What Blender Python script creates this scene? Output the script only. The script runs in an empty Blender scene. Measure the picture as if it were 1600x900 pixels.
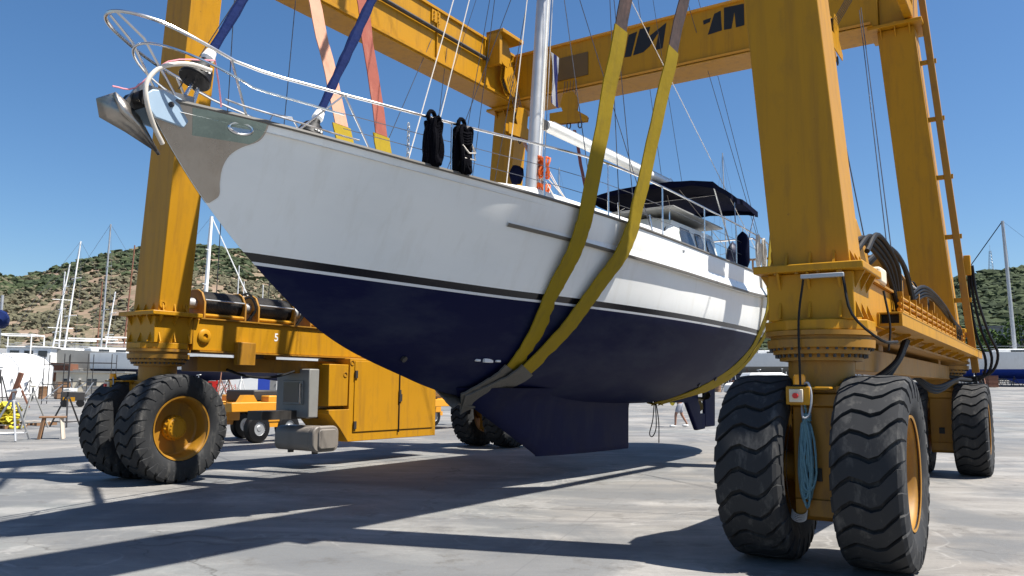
import bpy, bmesh, math, random
from mathutils import Vector, Matrix, Quaternion, noise
random.seed(7)
R = math.radians
scene = bpy.context.scene
COL = scene.collection

# ------------------------------------------------------------------ camera, sky, sun, exposure
CAMH = 1.6755
PITCH, ROLL, FPX = 0.11764, 0.0100, 1278.5
cam_d = bpy.data.cameras.new('camera'); cam = bpy.data.objects.new('camera', cam_d); COL.objects.link(cam)
FW = Vector((0, math.cos(PITCH), math.sin(PITCH))); UP0 = Vector((0, -math.sin(PITCH), math.cos(PITCH))); RT0 = Vector((1, 0, 0))
RT = RT0*math.cos(ROLL)+UP0*math.sin(ROLL); UP = -RT0*math.sin(ROLL)+UP0*math.cos(ROLL)
m3 = Matrix((RT, UP, -FW)).transposed()
cam.matrix_world = Matrix.Translation((0, 0, CAMH)) @ m3.to_4x4()
cam_d.sensor_width = 36; cam_d.lens = 36*FPX/1600; cam_d.clip_start = .1; cam_d.clip_end = 6000
scene.camera = cam
scene.render.resolution_x = 1024; scene.render.resolution_y = 576

SUN_AZ, SUN_EL = R(-12), R(61.5)                 # azimuth measured from +X
SD = Vector((math.cos(SUN_EL)*math.cos(SUN_AZ), math.cos(SUN_EL)*math.sin(SUN_AZ), math.sin(SUN_EL)))
w = bpy.data.worlds.new('World'); scene.world = w; w.use_nodes = True
nt = w.node_tree; bg = nt.nodes['Background']
sky = nt.nodes.new('ShaderNodeTexSky'); sky.sky_type = 'NISHITA'; sky.sun_disc = False
sky.sun_elevation = SUN_EL; sky.sun_rotation = R(90)-SUN_AZ; sky.air_density = 1.0; sky.dust_density = 0.7; sky.ozone_density = 5.0
hs_ = nt.nodes.new('ShaderNodeHueSaturation'); hs_.inputs['Saturation'].default_value = 1.16; hs_.inputs['Value'].default_value = 1.36
nt.links.new(sky.outputs[0], hs_.inputs['Color']); nt.links.new(hs_.outputs[0], bg.inputs[0]); bg.inputs[1].default_value = 0.05
sl = bpy.data.lights.new('sun', 'SUN'); sl.energy = 5.0; sl.angle = R(.5); sl.color = (1, .95, .87)
so = bpy.data.objects.new('sun', sl); COL.objects.link(so); so.location = SD*60
so.rotation_euler = SD.to_track_quat('Z', 'Y').to_euler()
vs = scene.view_settings; vs.view_transform = 'Standard'; vs.look = 'None'; vs.exposure = 1.0; vs.gamma = 1

# ------------------------------------------------------------------ materials
MATS = {}
def nodes(name):
    m = bpy.data.materials.new(name); m.use_nodes = True; MATS[name] = m
    return m, m.node_tree, m.node_tree.nodes['Principled BSDF']
def mat(name, col, rough=.6, metal=0., var=.12, scale=3., bump=0., bscale=40., spec=.5, dirt=None, dscale=1.2, damt=.35, coat=0., streak=0.):
    """paint-like material: colour with soft variation, optional dirt patches and fine relief"""
    m, t, p = nodes(name); N = t.nodes; L = t.links
    tc = N.new('ShaderNodeTexCoord'); nz = N.new('ShaderNodeTexNoise'); nz.inputs['Scale'].default_value = scale; nz.inputs['Detail'].default_value = 6
    L.new(tc.outputs['Object'], nz.inputs['Vector'])
    mx = N.new('ShaderNodeMix'); mx.data_type = 'RGBA'
    c = Vector(col); mx.inputs[6].default_value = (*(c*(1-var)), 1); mx.inputs[7].default_value = (*[min(1, x*(1+var)) for x in c], 1)
    L.new(nz.outputs[0], mx.inputs[0]); out = mx.outputs[2]
    if dirt:
        n2 = N.new('ShaderNodeTexNoise'); n2.inputs['Scale'].default_value = dscale; n2.inputs['Detail'].default_value = 9; n2.inputs['Roughness'].default_value = .7
        mp = N.new('ShaderNodeMapping'); mp.inputs['Scale'].default_value = (2.2, 2.2, .7); L.new(tc.outputs['Object'], mp.inputs[0]); L.new(mp.outputs[0], n2.inputs['Vector'])
        rp = N.new('ShaderNodeMapRange'); rp.inputs[1].default_value = .52; rp.inputs[2].default_value = .75; rp.inputs[4].default_value = damt
        L.new(n2.outputs[0], rp.inputs[0])
        m2 = N.new('ShaderNodeMix'); m2.data_type = 'RGBA'; m2.inputs[7].default_value = (*dirt, 1)
        L.new(rp.outputs[0], m2.inputs[0]); L.new(out, m2.inputs[6]); out = m2.outputs[2]
    if streak:                                             # weathering runs down the paint
        n3 = N.new('ShaderNodeTexNoise'); n3.inputs['Scale'].default_value = 1.; n3.inputs['Detail'].default_value = 8; n3.inputs['Roughness'].default_value = .62
        m3_ = N.new('ShaderNodeMapping'); m3_.inputs['Scale'].default_value = (7, 7, .35); L.new(tc.outputs['Object'], m3_.inputs[0]); L.new(m3_.outputs[0], n3.inputs['Vector'])
        r3 = N.new('ShaderNodeMapRange'); r3.inputs[1].default_value = .50; r3.inputs[2].default_value = .72; r3.inputs[4].default_value = streak; L.new(n3.outputs[0], r3.inputs[0])
        x3 = N.new('ShaderNodeMix'); x3.data_type = 'RGBA'; x3.inputs[7].default_value = (.21, .10, .02, 1); L.new(r3.outputs[0], x3.inputs[0]); L.new(out, x3.inputs[6]); out = x3.outputs[2]
        n4 = N.new('ShaderNodeTexNoise'); n4.inputs['Scale'].default_value = 9.; n4.inputs['Detail'].default_value = 10; n4.inputs['Roughness'].default_value = .75; L.new(tc.outputs['Object'], n4.inputs['Vector'])
        r4 = N.new('ShaderNodeMapRange'); r4.inputs[1].default_value = .66; r4.inputs[2].default_value = .72; r4.inputs[4].default_value = .7; L.new(n4.outputs[0], r4.inputs[0])
        x4 = N.new('ShaderNodeMix'); x4.data_type = 'RGBA'; x4.inputs[7].default_value = (.13, .06, .03, 1); L.new(r4.outputs[0], x4.inputs[0]); L.new(out, x4.inputs[6]); out = x4.outputs[2]
    L.new(out, p.inputs['Base Color'])
    p.inputs['Roughness'].default_value = rough; p.inputs['Metallic'].default_value = metal
    p.inputs['Specular IOR Level'].default_value = spec; p.inputs['Coat Weight'].default_value = coat
    rr = N.new('ShaderNodeMapRange'); rr.inputs[3].default_value = max(.03, rough-.12); rr.inputs[4].default_value = min(1, rough+.12)
    L.new(nz.outputs[0], rr.inputs[0]); L.new(rr.outputs[0], p.inputs['Roughness'])
    if bump:
        nb = N.new('ShaderNodeTexNoise'); nb.inputs['Scale'].default_value = bscale; nb.inputs['Detail'].default_value = 4; L.new(tc.outputs['Object'], nb.inputs['Vector'])
        b = N.new('ShaderNodeBump'); b.inputs['Strength'].default_value = bump; b.inputs['Distance'].default_value = .02
        L.new(nb.outputs[0], b.inputs['Height']); L.new(b.outputs[0], p.inputs['Normal'])
    return m
YEL = (.44, .212, .008)
mat('yellow_paint', YEL, .42, var=.07, scale=1.2, dirt=(.24, .12, .022), dscale=2.6, damt=.5, spec=.25, streak=.45)
mat('yellow_dirty', (.32, .15, .007), .55, var=.12, scale=3, dirt=(.08, .05, .03), dscale=2.5, damt=.75, streak=.5)
mat('orange_yellow', (.62, .27, .015), .45, var=.08)
mat('rubber', (.026, .027, .029), .8, var=.25, scale=5, bump=.06, bscale=90, dirt=(.13, .125, .115), dscale=3.2, damt=.75, spec=.25)
mat('black_rubber', (.007, .007, .008), .55, var=.2, spec=.25)
mat('steel', (.62, .62, .62), .22, metal=1., var=.08, scale=8)
mat('brushed_steel', (.34, .315, .285), .30, metal=.9, var=.30, scale=3, bump=.45, bscale=7, dirt=(.25, .21, .17), dscale=3, damt=.5)
mat('mirror_steel', (.22, .29, .28), .07, metal=1., var=.15, scale=3, bump=.30, bscale=5)  # green base colour stands in for the hillside reflected in the polish
mat('galvanised', (.42, .43, .44), .5, metal=.6, var=.15)
mat('grey_paint', (.22, .22, .21), .5, var=.12, dirt=(.12, .11, .10))
mat('tank_grey', (.20, .18, .16), .48, var=.1, dirt=(.10, .08, .07))
mat('white_gel', (.78, .79, .77), .3, var=.03, scale=2, coat=.2)
mat('white_paint', (.74, .74, .72), .5, var=.06, dirt=(.45, .42, .38), damt=.3)
mat('cream', (.62, .55, .42), .6, var=.08)
mat('mast_white', (.74, .74, .73), .35, var=.05)
mat('mast_alloy', (.50, .51, .52), .42, metal=.55, var=.12, scale=4)
mat('dark_panel', (.13, .075, .02), .6, var=.2)
mat('navy_canvas', (.0035, .005, .018), .9, var=.2, scale=6, bump=.4, bscale=18, spec=.05)
mat('blue_cover', (.008, .018, .080), .85, var=.2, scale=6, bump=.5, bscale=14, spec=.1)
mat('navy_paint', (.012, .016, .05), .5, var=.15)
mat('antifoul', (.0045, .007, .036), .6, var=.35, scale=1.6, dirt=(.022, .027, .05), dscale=1.1, damt=.5, spec=.1)
mat('sling_yellow', (.27, .19, .008), .8, var=.14, scale=4, bump=.25, bscale=9, dirt=(.16, .115, .02), dscale=2.4, damt=.6, spec=.2)
mat('sling_grey', (.10, .095, .085), .85, var=.25, scale=7, bump=.6, bscale=25)
mat('sling_pink', (.48, .26, .18), .8, var=.15, scale=4, bump=.2, bscale=10, dirt=(.30, .11, .07), dscale=1.6, damt=.6, spec=.15)
mat('sling_red', (.25, .075, .055), .8, var=.2, scale=4, bump=.2, bscale=10, dirt=(.36, .19, .14), dscale=1.4, damt=.6, spec=.15)
mat('rope_blue', (.15, .30, .36), .8, var=.25, scale=30, bump=.5, bscale=120)
mat('rope_white', (.62, .58, .52), .8, var=.15)
mat('rope_black', (.003, .003, .005), .95, var=.3, scale=20, bump=.5, bscale=50, spec=.05)
mat('rope_orange', (.62, .10, .006), .7, var=.1)
mat('rope_pink', (.75, .28, .33), .7)
mat('wire', (.10, .10, .11), .4, metal=.7)
mat('black_paint', (.008, .008, .008), .6, var=.5, scale=12)
mat('dark_steel', (.045, .042, .040), .5, metal=.3, var=.25, scale=8)
mat('window_glass', (.030, .036, .045), .08, var=.1, spec=.6)
mat('amber', (.90, .36, .01), .25, var=.05)
mat('red_plastic', (.55, .02, .015), .4)
mat('wood', (.22, .12, .06), .65, var=.3, scale=6)
mat('pale_wood', (.50, .44, .36), .7, var=.2, scale=6)
mat('rust', (.20, .085, .05), .8, var=.35, scale=6)
mat('tarp', (.80, .80, .79), .6, var=.06, bump=.4, bscale=3)
mat('skin', (.33, .17, .11), .6)
mat('light_blue', (.30, .40, .50), .4, var=.15, dirt=(.45, .47, .47), damt=.6)
mat('bone', (.62, .57, .50), .5, var=.08)
mat('shorts', (.30, .31, .35), .85)
mat('shirt_dark', (.03, .03, .035), .85)
mat('yellow_cloth', (.62, .50, .03), .8, var=.15, bump=.4, bscale=20)
mat('bright_blue', (.02, .06, .40), .5)
mat('pilothouse', (.72, .76, .74), .35, var=.04)
mat('bark', (.09, .065, .045), .9)
mat('stripe_white', (.70, .71, .72), .45, var=.04)
mat('strake', (.13, .12, .105), .5, var=.15)
mat('sling_top', (.075, .058, .058), .85, var=.25, scale=5, bump=.3, bscale=12, spec=.15, dirt=(.16, .10, .09), dscale=1.5, damt=.7)
mat('prop_bronze', (.10, .075, .03), .5, metal=.7)

def hull_material():
    m, t, p = nodes('hull_paint'); N = t.nodes; L = t.links
    at = N.new('ShaderNodeAttribute'); at.attribute_name = 'above_waterline'
    tc = N.new('ShaderNodeTexCoord')
    nz = N.new('ShaderNodeTexNoise'); nz.inputs['Scale'].default_value = .8; nz.inputs['Detail'].default_value = 8; nz.inputs['Roughness'].default_value = .65
    mp = N.new('ShaderNodeMapping'); mp.inputs['Scale'].default_value = (1, .6, 1.8); L.new(tc.outputs['Object'], mp.inputs[0]); L.new(mp.outputs[0], nz.inputs['Vector'])
    r1 = N.new('ShaderNodeMapRange'); r1.inputs[1].default_value = .45; r1.inputs[2].default_value = .72; L.new(nz.outputs[0], r1.inputs[0])
    blue = N.new('ShaderNodeMix'); blue.data_type = 'RGBA'; blue.inputs[6].default_value = (.0035, .0060, .036, 1); blue.inputs[7].default_value = (.024, .030, .056, 1); L.new(r1.outputs[0], blue.inputs[0])
    wht = N.new('ShaderNodeMix'); wht.data_type = 'RGBA'; wht.inputs[6].default_value = (.83, .835, .81, 1); wht.inputs[7].default_value = (.78, .79, .77, 1); L.new(r1.outputs[0], wht.inputs[0])
    def step(v):
        g = N.new('ShaderNodeMath'); g.operation = 'GREATER_THAN'; g.inputs[1].default_value = v; L.new(at.outputs['Fac'], g.inputs[0]); return g.outputs[0]
    def over(base, col, f):
        x = N.new('ShaderNodeMix'); x.data_type = 'RGBA'; L.new(f, x.inputs[0]); L.new(base, x.inputs[6])
        if isinstance(col, tuple): x.inputs[7].default_value = col
        else: L.new(col, x.inputs[7])
        return x.outputs[2]
    ns = N.new('ShaderNodeTexNoise'); ns.inputs['Scale'].default_value = 1.; ns.inputs['Detail'].default_value = 8; ns.inputs['Roughness'].default_value = .65
    ms = N.new('ShaderNodeMapping'); ms.inputs['Scale'].default_value = (3, 5, .45); L.new(tc.outputs['Object'], ms.inputs[0]); L.new(ms.outputs[0], ns.inputs['Vector'])
    rs_ = N.new('ShaderNodeMapRange'); rs_.inputs[1].default_value = .52; rs_.inputs[2].default_value = .80; rs_.inputs[4].default_value = .30; L.new(ns.outputs[0], rs_.inputs[0])
    w2 = N.new('ShaderNodeMix'); w2.data_type = 'RGBA'; w2.inputs[7].default_value = (.60, .57, .49, 1); L.new(rs_.outputs[0], w2.inputs[0]); L.new(wht.outputs[2], w2.inputs[6]); wht = w2
    c = over(blue.outputs[2], (.70, .71, .72, 1), step(0.0))
    c = over(c, (.006, .007, .012, 1), step(.035))
    c = over(c, wht.outputs[2], step(.128))
    L.new(c, p.inputs['Base Color'])
    rg = N.new('ShaderNodeMapRange'); rg.inputs[1].default_value = 0; rg.inputs[2].default_value = .03; rg.inputs[3].default_value = .55; rg.inputs[4].default_value = .24
    L.new(at.outputs['Fac'], rg.inputs[0]); L.new(rg.outputs[0], p.inputs['Roughness'])
    sg = N.new('ShaderNodeMapRange'); sg.inputs[2].default_value = .03; sg.inputs[3].default_value = .10; sg.inputs[4].default_value = .5; L.new(at.outputs['Fac'], sg.inputs[0]); L.new(sg.outputs[0], p.inputs['Specular IOR Level'])
    b = N.new('ShaderNodeBump'); b.inputs['Strength'].default_value = .05; b.inputs['Distance'].default_value = .03; L.new(nz.outputs[0], b.inputs['Height']); L.new(b.outputs[0], p.inputs['Normal'])
hull_material()

def ground_material():
    m, t, p = nodes('concrete'); N = t.nodes; L = t.links
    tc = N.new('ShaderNodeTexCoord'); V = tc.outputs['Object']
    def noi(scale, det=6, rough=.55, sc=(1, 1, 1), dist=0, rot=0):
        mp = N.new('ShaderNodeMapping'); mp.inputs['Scale'].default_value = sc; mp.inputs['Rotation'].default_value = (0, 0, rot); L.new(V, mp.inputs[0])
        n = N.new('ShaderNodeTexNoise'); n.inputs['Scale'].default_value = scale; n.inputs['Detail'].default_value = det; n.inputs['Roughness'].default_value = rough; n.inputs['Distortion'].default_value = dist
        L.new(mp.outputs[0], n.inputs['Vector']); return n.outputs[0]
    def mr(x, a, b, c=0., d=1.):
        r = N.new('ShaderNodeMapRange'); r.inputs[1].default_value = a; r.inputs[2].default_value = b; r.inputs[3].default_value = c; r.inputs[4].default_value = d; L.new(x, r.inputs[0]); return r.outputs[0]
    def mix(f, a, b):
        x = N.new('ShaderNodeMix'); x.data_type = 'RGBA'
        for i, v in ((0, f), (6, a), (7, b)):
            if isinstance(v, (tuple, float)): x.inputs[i].default_value = v
            else: L.new(v, x.inputs[i])
        return x.outputs[2]
    def mul(a, b):
        q = N.new('ShaderNodeMath'); q.operation = 'MULTIPLY'
        for i, v in ((0, a), (1, b)):
            if isinstance(v, float): q.inputs[i].default_value = v
            else: L.new(v, q.inputs[i])
        return q.outputs[0]
    c = mix(mr(noi(.16, 5, dist=.6),   .40, .60), (0.176, 0.169, 0.158, 1), (0.251, 0.240, 0.225, 1))
    c = mix(mr(noi(.09, 4, dist=1.2, rot=1.), .5, .72, 0, .75), c, (0.150, 0.179, 0.187, 1))           # bluish wash
    c = mix(mr(noi(.13, 4, dist=1.0, rot=2.), .55, .75, 0, .6), c, (0.246, 0.211, 0.180, 1))            # tan patches
    c = mix(mr(noi(.5, 8, .65, (.35, 1.6, 1), .8, -.9), .50, .66, 0, .8), c, (0.315, 0.306, 0.292, 1))   # pale scuffs dragged along
    c = mix(mr(noi(.9, 7, .7, (.25, 1.4, 1), .5, .55), .50, .70, 0, .75), c, (0.097, 0.094, 0.095, 1))    # dark drag marks
    # thin pale swirls
    sw = noi(.45, 3, .5, (1, 1, 1), 2.2, .3); ab = N.new('ShaderNodeMath'); ab.operation = 'SUBTRACT'; ab.inputs[1].default_value = .5; L.new(sw, ab.inputs[0])
    a2 = N.new('ShaderNodeMath'); a2.operation = 'ABSOLUTE'; L.new(ab.outputs[0], a2.inputs[0])
    c = mix(mul(mr(a2.outputs[0], 0, .016, .42, 0), mr(noi(.3, 3, rot=4.), .45, .6)), c, (0.389, 0.379, 0.359, 1))
    # old tyre marks: rings of large radius
    for cx, cy, r0, wd in ((2.0, 1.0, 8.0, .28), (-3.5, 3.0, 7.4, .22), (30., 6., 27.5, .3), (-20., -4., 23.6, .3)):
        cb = N.new('ShaderNodeVectorMath'); cb.operation = 'DISTANCE'; cb.inputs[1].default_value = (cx, cy, 0); L.new(V, cb.inputs[0])
        s = N.new('ShaderNodeMath'); s.operation = 'SUBTRACT'; s.inputs[1].default_value = r0; L.new(cb.outputs['Value'], s.inputs[0])
        q = N.new('ShaderNodeMath'); q.operation = 'ABSOLUTE'; L.new(s.outputs[0], q.inputs[0])
        c = mix(mul(mr(q.outputs[0], 0, wd, .5, 0), mr(noi(2.2, 5, .7), .42, .62)), c, (0.075, 0.073, 0.073, 1))
    # slab joints along the hard standing
    mp = N.new('ShaderNodeMapping'); mp.inputs['Rotation'].default_value = (0, 0, .30); L.new(V, mp.inputs[0])
    sp = N.new('ShaderNodeSeparateXYZ'); L.new(mp.outputs[0], sp.inputs[0])
    jn = None
    for ax, per, off in ((0, 7.5, 2.2), (1, 6.0, .9)):
        a = N.new('ShaderNodeMath'); a.operation = 'ADD'; a.inputs[1].default_value = off+1000*per; L.new(sp.outputs[ax], a.inputs[0])
        b = N.new('ShaderNodeMath'); b.operation = 'MODULO'; b.inputs[1].default_value = per; L.new(a.outputs[0], b.inputs[0])
        l = mr(b.outputs[0], .008, .022, .4, 0)
        c = mix(mul(l, mr(noi(1.3, 4, rot=.7), .35, .5)), c, (0.045, 0.044, 0.042, 1))
    c = mix(mr(noi(.22, 6, .6, dist=1.5, rot=.9), .46, .58, 0, .75), c, (0.105, 0.112, 0.120, 1))      # damp grey-blue stains
    c = mix(mr(noi(1.7, 7, .75, rot=.2), .56, .68, 0, .75), c, (0.083, 0.078, 0.071, 1))                 # oil and tyre smudges
    ve = N.new('ShaderNodeTexVoronoi'); ve.feature = 'DISTANCE_TO_EDGE'; ve.inputs['Scale'].default_value = .16
    wn = N.new('ShaderNodeTexNoise'); wn.inputs['Scale'].default_value = .9; wn.inputs['Detail'].default_value = 6; L.new(V, wn.inputs['Vector'])
    wa = N.new('ShaderNodeVectorMath'); wa.operation = 'MULTIPLY_ADD'; L.new(wn.outputs['Color'], wa.inputs[0]); wa.inputs[1].default_value = (1.6, 1.6, 0); L.new(V, wa.inputs[2]); L.new(wa.outputs[0], ve.inputs['Vector'])
    c = mix(mul(mr(ve.outputs['Distance'], .0, .0035, .7, 0), mr(noi(.25, 3, rot=2.2), .48, .56)), c, (0.055, 0.054, 0.051, 1))   # hairline cracks
    gr = noi(14, 6, .7)
    c = mix(mr(gr, .35, .7, 0, .30), c, (0.120, 0.117, 0.111, 1))
    c = mix(mr(noi(60, 3, .6), .58, .75, 0, .35), c, (0.299, 0.291, 0.274, 1))
    L.new(c, p.inputs['Base Color'])
    L.new(mr(noi(.4, 5), .3, .7, .62, .9), p.inputs['Roughness']); p.inputs['Specular IOR Level'].default_value = .35
    b = N.new('ShaderNodeBump'); b.inputs['Strength'].default_value = .35; b.inputs['Distance'].default_value = .015; L.new(gr, b.inputs['Height']); L.new(b.outputs[0], p.inputs['Normal'])
ground_material()

def terrain_material():
    m, t, p = nodes('hillside'); N = t.nodes; L = t.links
    tc = N.new('ShaderNodeTexCoord')
    def noi(s, d=8, r=.6):
        n = N.new('ShaderNodeTexNoise'); n.inputs['Scale'].default_value = s; n.inputs['Detail'].default_value = d; n.inputs['Roughness'].default_value = r; L.new(tc.outputs['Object'], n.inputs['Vector']); return n.outputs[0]
    def mix(f, a, b):
        x = N.new('ShaderNodeMix'); x.data_type = 'RGBA'; L.new(f, x.inputs[0])
        for i, v in ((6, a), (7, b)):
            if isinstance(v, tuple): x.inputs[i].default_value = v
            else: L.new(v, x.inputs[i])
        return x.outputs[2]
    def mr(x, a, b, c=0., d=1.):
        r = N.new('ShaderNodeMapRange'); r.inputs[1].default_value = a; r.inputs[2].default_value = b; r.inputs[3].default_value = c; r.inputs[4].default_value = d; L.new(x, r.inputs[0]); return r.outputs[0]
    c = mix(mr(noi(.02), .35, .65), (.19, .135, .098, 1), (.255, .19, .14, 1))
    c = mix(mr(noi(.07, 8, .7), .46, .60, 0, .7), c, (.11, .105, .06, 1))
    c = mix(mr(noi(.3, 6, .7), .5, .7, 0, .5), c, (.30, .24, .17, 1))
    L.new(c, p.inputs['Base Color']); p.inputs['Roughness'].default_value = .95; p.inputs['Specular IOR Level'].default_value = .1
terrain_material()
def foliage_material(name, a, b):
    m, t, p = nodes(name); N = t.nodes; L = t.links
    tc = N.new('ShaderNodeTexCoord'); n = N.new('ShaderNodeTexNoise'); n.inputs['Scale'].default_value = .09; n.inputs['Detail'].default_value = 8; L.new(tc.outputs['Object'], n.inputs['Vector'])
    r = N.new('ShaderNodeMapRange'); r.inputs[1].default_value = .35; r.inputs[2].default_value = .65; L.new(n.outputs[0], r.inputs[0])
    x = N.new('ShaderNodeMix'); x.data_type = 'RGBA'; x.inputs[6].default_value = (*a, 1); x.inputs[7].default_value = (*b, 1); L.new(r.outputs[0], x.inputs[0]); L.new(x.outputs[2], p.inputs['Base Color'])
    p.inputs['Roughness'].default_value = .9; p.inputs['Specular IOR Level'].default_value = .15
foliage_material('scrub_green', (.075, .072, .045), (.13, .122, .078))  # scrub colours lightened in place of distance haze
foliage_material('pine_green', (.032, .044, .024), (.058, .075, .036))
foliage_material('tree_green', (.03, .06, .016), (.07, .11, .03))
def striped(name, a, b, per, axis=2):
    m, t, p = nodes(name); N = t.nodes; L = t.links
    tc = N.new('ShaderNodeTexCoord'); s = N.new('ShaderNodeSeparateXYZ'); L.new(tc.outputs['Object'], s.inputs[0])
    q = N.new('ShaderNodeMath'); q.operation = 'PINGPONG'; q.inputs[1].default_value = per; L.new(s.outputs[axis], q.inputs[0])
    g = N.new('ShaderNodeMath'); g.operation = 'GREATER_THAN'; g.inputs[1].default_value = per/2; L.new(q.outputs[0], g.inputs[0])
    x = N.new('ShaderNodeMix'); x.data_type = 'RGBA'; L.new(g.outputs[0], x.inputs[0]); x.inputs[6].default_value = (*a, 1); x.inputs[7].default_value = (*b, 1)
    L.new(x.outputs[2], p.inputs['Base Color']); p.inputs['Roughness'].default_value = .8
striped('flag_cloth', (.02, .03, .16), (.6, .6, .62), .05, 0)

# ------------------------------------------------------------------ frames and mesh builder
class Frame:
    def __init__(s, x, y, z, a): s.o = Vector((x, y, z)); s.a = a            # local +y points along (sin a, cos a)
    def __call__(s, p):
        c, n = math.cos(s.a), math.sin(s.a); return s.o + Vector((c*p[0]+n*p[1], -n*p[0]+c*p[1], p[2]))
W0 = Frame(0, 0, 0, 0)
LIFT = Frame(1.2943, 15.4441, 0, .58503)         # lift and boat frame: x across, y fore-and-aft (aft +), z up
ORI = {}
def tag(o, label=None, cat=None, group=None, kind=None):
    if label: o['label'] = label
    if cat: o['category'] = cat
    if group: o['group'] = group
    if kind: o['kind'] = kind
    return o
def thing(name, fr, org, label, cat, group=None):
    o = bpy.data.objects.new(name, None); COL.objects.link(o); o.empty_display_size = .2
    o.location = fr(org); o.rotation_euler = (0, 0, -fr.a); tag(o, label, cat, group); ORI[o.name] = Vector(org); return o
class MB:
    def __init__(s): s.v = []; s.f = []
    def add(s, vs, fs):
        n = len(s.v); s.v += [Vector(p) for p in vs]; s.f += [[i+n for i in f] for f in fs]; return s
    def hexa(s, p): return s.add(p, [(0, 3, 2, 1), (4, 5, 6, 7), (0, 1, 5, 4), (1, 2, 6, 5), (2, 3, 7, 6), (3, 0, 4, 7)])
    def box(s, a, b):
        (x0, y0, z0), (x1, y1, z1) = [min(i, j) for i, j in zip(a, b)], [max(i, j) for i, j in zip(a, b)]
        return s.hexa([(x0, y0, z0), (x1, y0, z0), (x1, y1, z0), (x0, y1, z0), (x0, y0, z1), (x1, y0, z1), (x1, y1, z1), (x0, y1, z1)])
    def cbox(s, c, d): return s.box([c[i]-d[i]/2 for i in range(3)], [c[i]+d[i]/2 for i in range(3)])
    def bar(s, p, q, w, h, up=(0, 0, 1)):
        p, q, up = Vector(p), Vector(q), Vector(up); d = (q-p).normalized(); x = d.cross(up)
        if x.length < 1e-4: x = d.cross(Vector((1, 0, 0)))
        x.normalize(); y = x.cross(d); X = x*w/2; Y = y*h/2
        return s.hexa([p-X-Y, p+X-Y, q+X-Y, q-X-Y, p-X+Y, p+X+Y, q+X+Y, q-X+Y])
    def cyl(s, p, q, r0, r1=None, n=12, caps=True):
        p, q = Vector(p), Vector(q); r1 = r0 if r1 is None else r1; d = (q-p).normalized(); x = d.orthogonal().normalized(); y = d.cross(x)
        vs = []
        for c, r in ((p, r0), (q, r1)):
            for i in range(n): a = 2*math.pi*i/n; vs.append(c+x*(r*math.cos(a))+y*(r*math.sin(a)))
        fs = [(i, (i+1) % n, n+(i+1) % n, n+i) for i in range(n)]
        if caps: fs += [tuple(range(n-1, -1, -1)), tuple(range(n, 2*n))]
        return s.add(vs, fs)
    def tube(s, path, r, n=7, caps=True, rs=None):
        path = [Vector(p) for p in path]; m = len(path); vs = []; ref = None
        for i, p in enumerate(path):
            d = (path[min(i+1, m-1)]-path[max(i-1, 0)]).normalized()
            if ref is None: ref = d.orthogonal().normalized()
            x = (ref-d*ref.dot(d)); x = x.normalized() if x.length > 1e-5 else d.orthogonal().normalized(); ref = x; y = d.cross(x); rr = rs[i] if rs else r
            for k in range(n): a = 2*math.pi*k/n; vs.append(p+x*(rr*math.cos(a))+y*(rr*math.sin(a)))
        fs = [(i*n+k, i*n+(k+1) % n, (i+1)*n+(k+1) % n, (i+1)*n+k) for i in range(m-1) for k in range(n)]
        if caps: fs += [tuple(range(n-1, -1, -1)), tuple(range((m-1)*n, m*n))]
        return s.add(vs, fs)
    def prism(s, poly, ext):
        ext = Vector(ext); n = len(poly); vs = [Vector(p) for p in poly]; vs += [p+ext for p in vs]
        return s.add(vs, [tuple(range(n-1, -1, -1)), tuple(range(n, 2*n))]+[(i, (i+1) % n, n+(i+1) % n, n+i) for i in range(n)])
    def grid(s, rows, close_u=False, close_v=False, flip=False):
        m, n = len(rows), len(rows[0]); vs = [p for r in rows for p in r]; fs = []
        for i in range(m if close_u else m-1):
            for j in range(n if close_v else n-1):
                q = (i*n+j, i*n+(j+1) % n, ((i+1) % m)*n+(j+1) % n, ((i+1) % m)*n+j); fs.append(q[::-1] if flip else q)
        return s.add(vs, fs)
    def lathe(s, prof, c, axis, n=24):
        """prof: (radius, along axis)"""
        c, ax = Vector(c), Vector(axis).normalized(); x = ax.orthogonal().normalized(); y = ax.cross(x)
        rows = [[c+ax*h+x*(r*math.cos(2*math.pi*k/n))+y*(r*math.sin(2*math.pi*k/n)) for k in range(n)] for r, h in prof]
        return s.grid(rows, close_v=True)
    def strap(s, path, wdir, width, th):
        """flat band along a path, wdir the direction of its width"""
        path = [Vector(p) for p in path]; rows = []
        for i, p in enumerate(path):
            d = (path[min(i+1, len(path)-1)]-path[max(i-1, 0)]).normalized(); wv = Vector(wdir[i] if isinstance(wdir, list) else wdir); wv = (wv-d*wv.dot(d)).normalized()*width/2; nn = d.cross(wv).normalized()*th/2
            rows.append([p-wv-nn, p+wv-nn, p+wv+nn, p-wv+nn])
        s.grid(rows, close_v=True); n = len(s.v)-4*len(path); s.f += [[n+3, n+2, n+1, n], [len(s.v)-4, len(s.v)-3, len(s.v)-2, len(s.v)-1]]; return s
    def blob(s, c, r, sub=1, jit=.15, sq=(1, 1, 1)):
        bm = bmesh.new(); bmesh.ops.create_icosphere(bm, subdivisions=sub, radius=1); c = Vector(c)
        vs = [c+Vector((v.co.x*sq[0], v.co.y*sq[1], v.co.z*sq[2]))*r*(1+random.uniform(-jit, jit)) for v in bm.verts]; fs = [[v.index for v in f.verts] for f in bm.faces]; bm.free(); return s.add(vs, fs)
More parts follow.
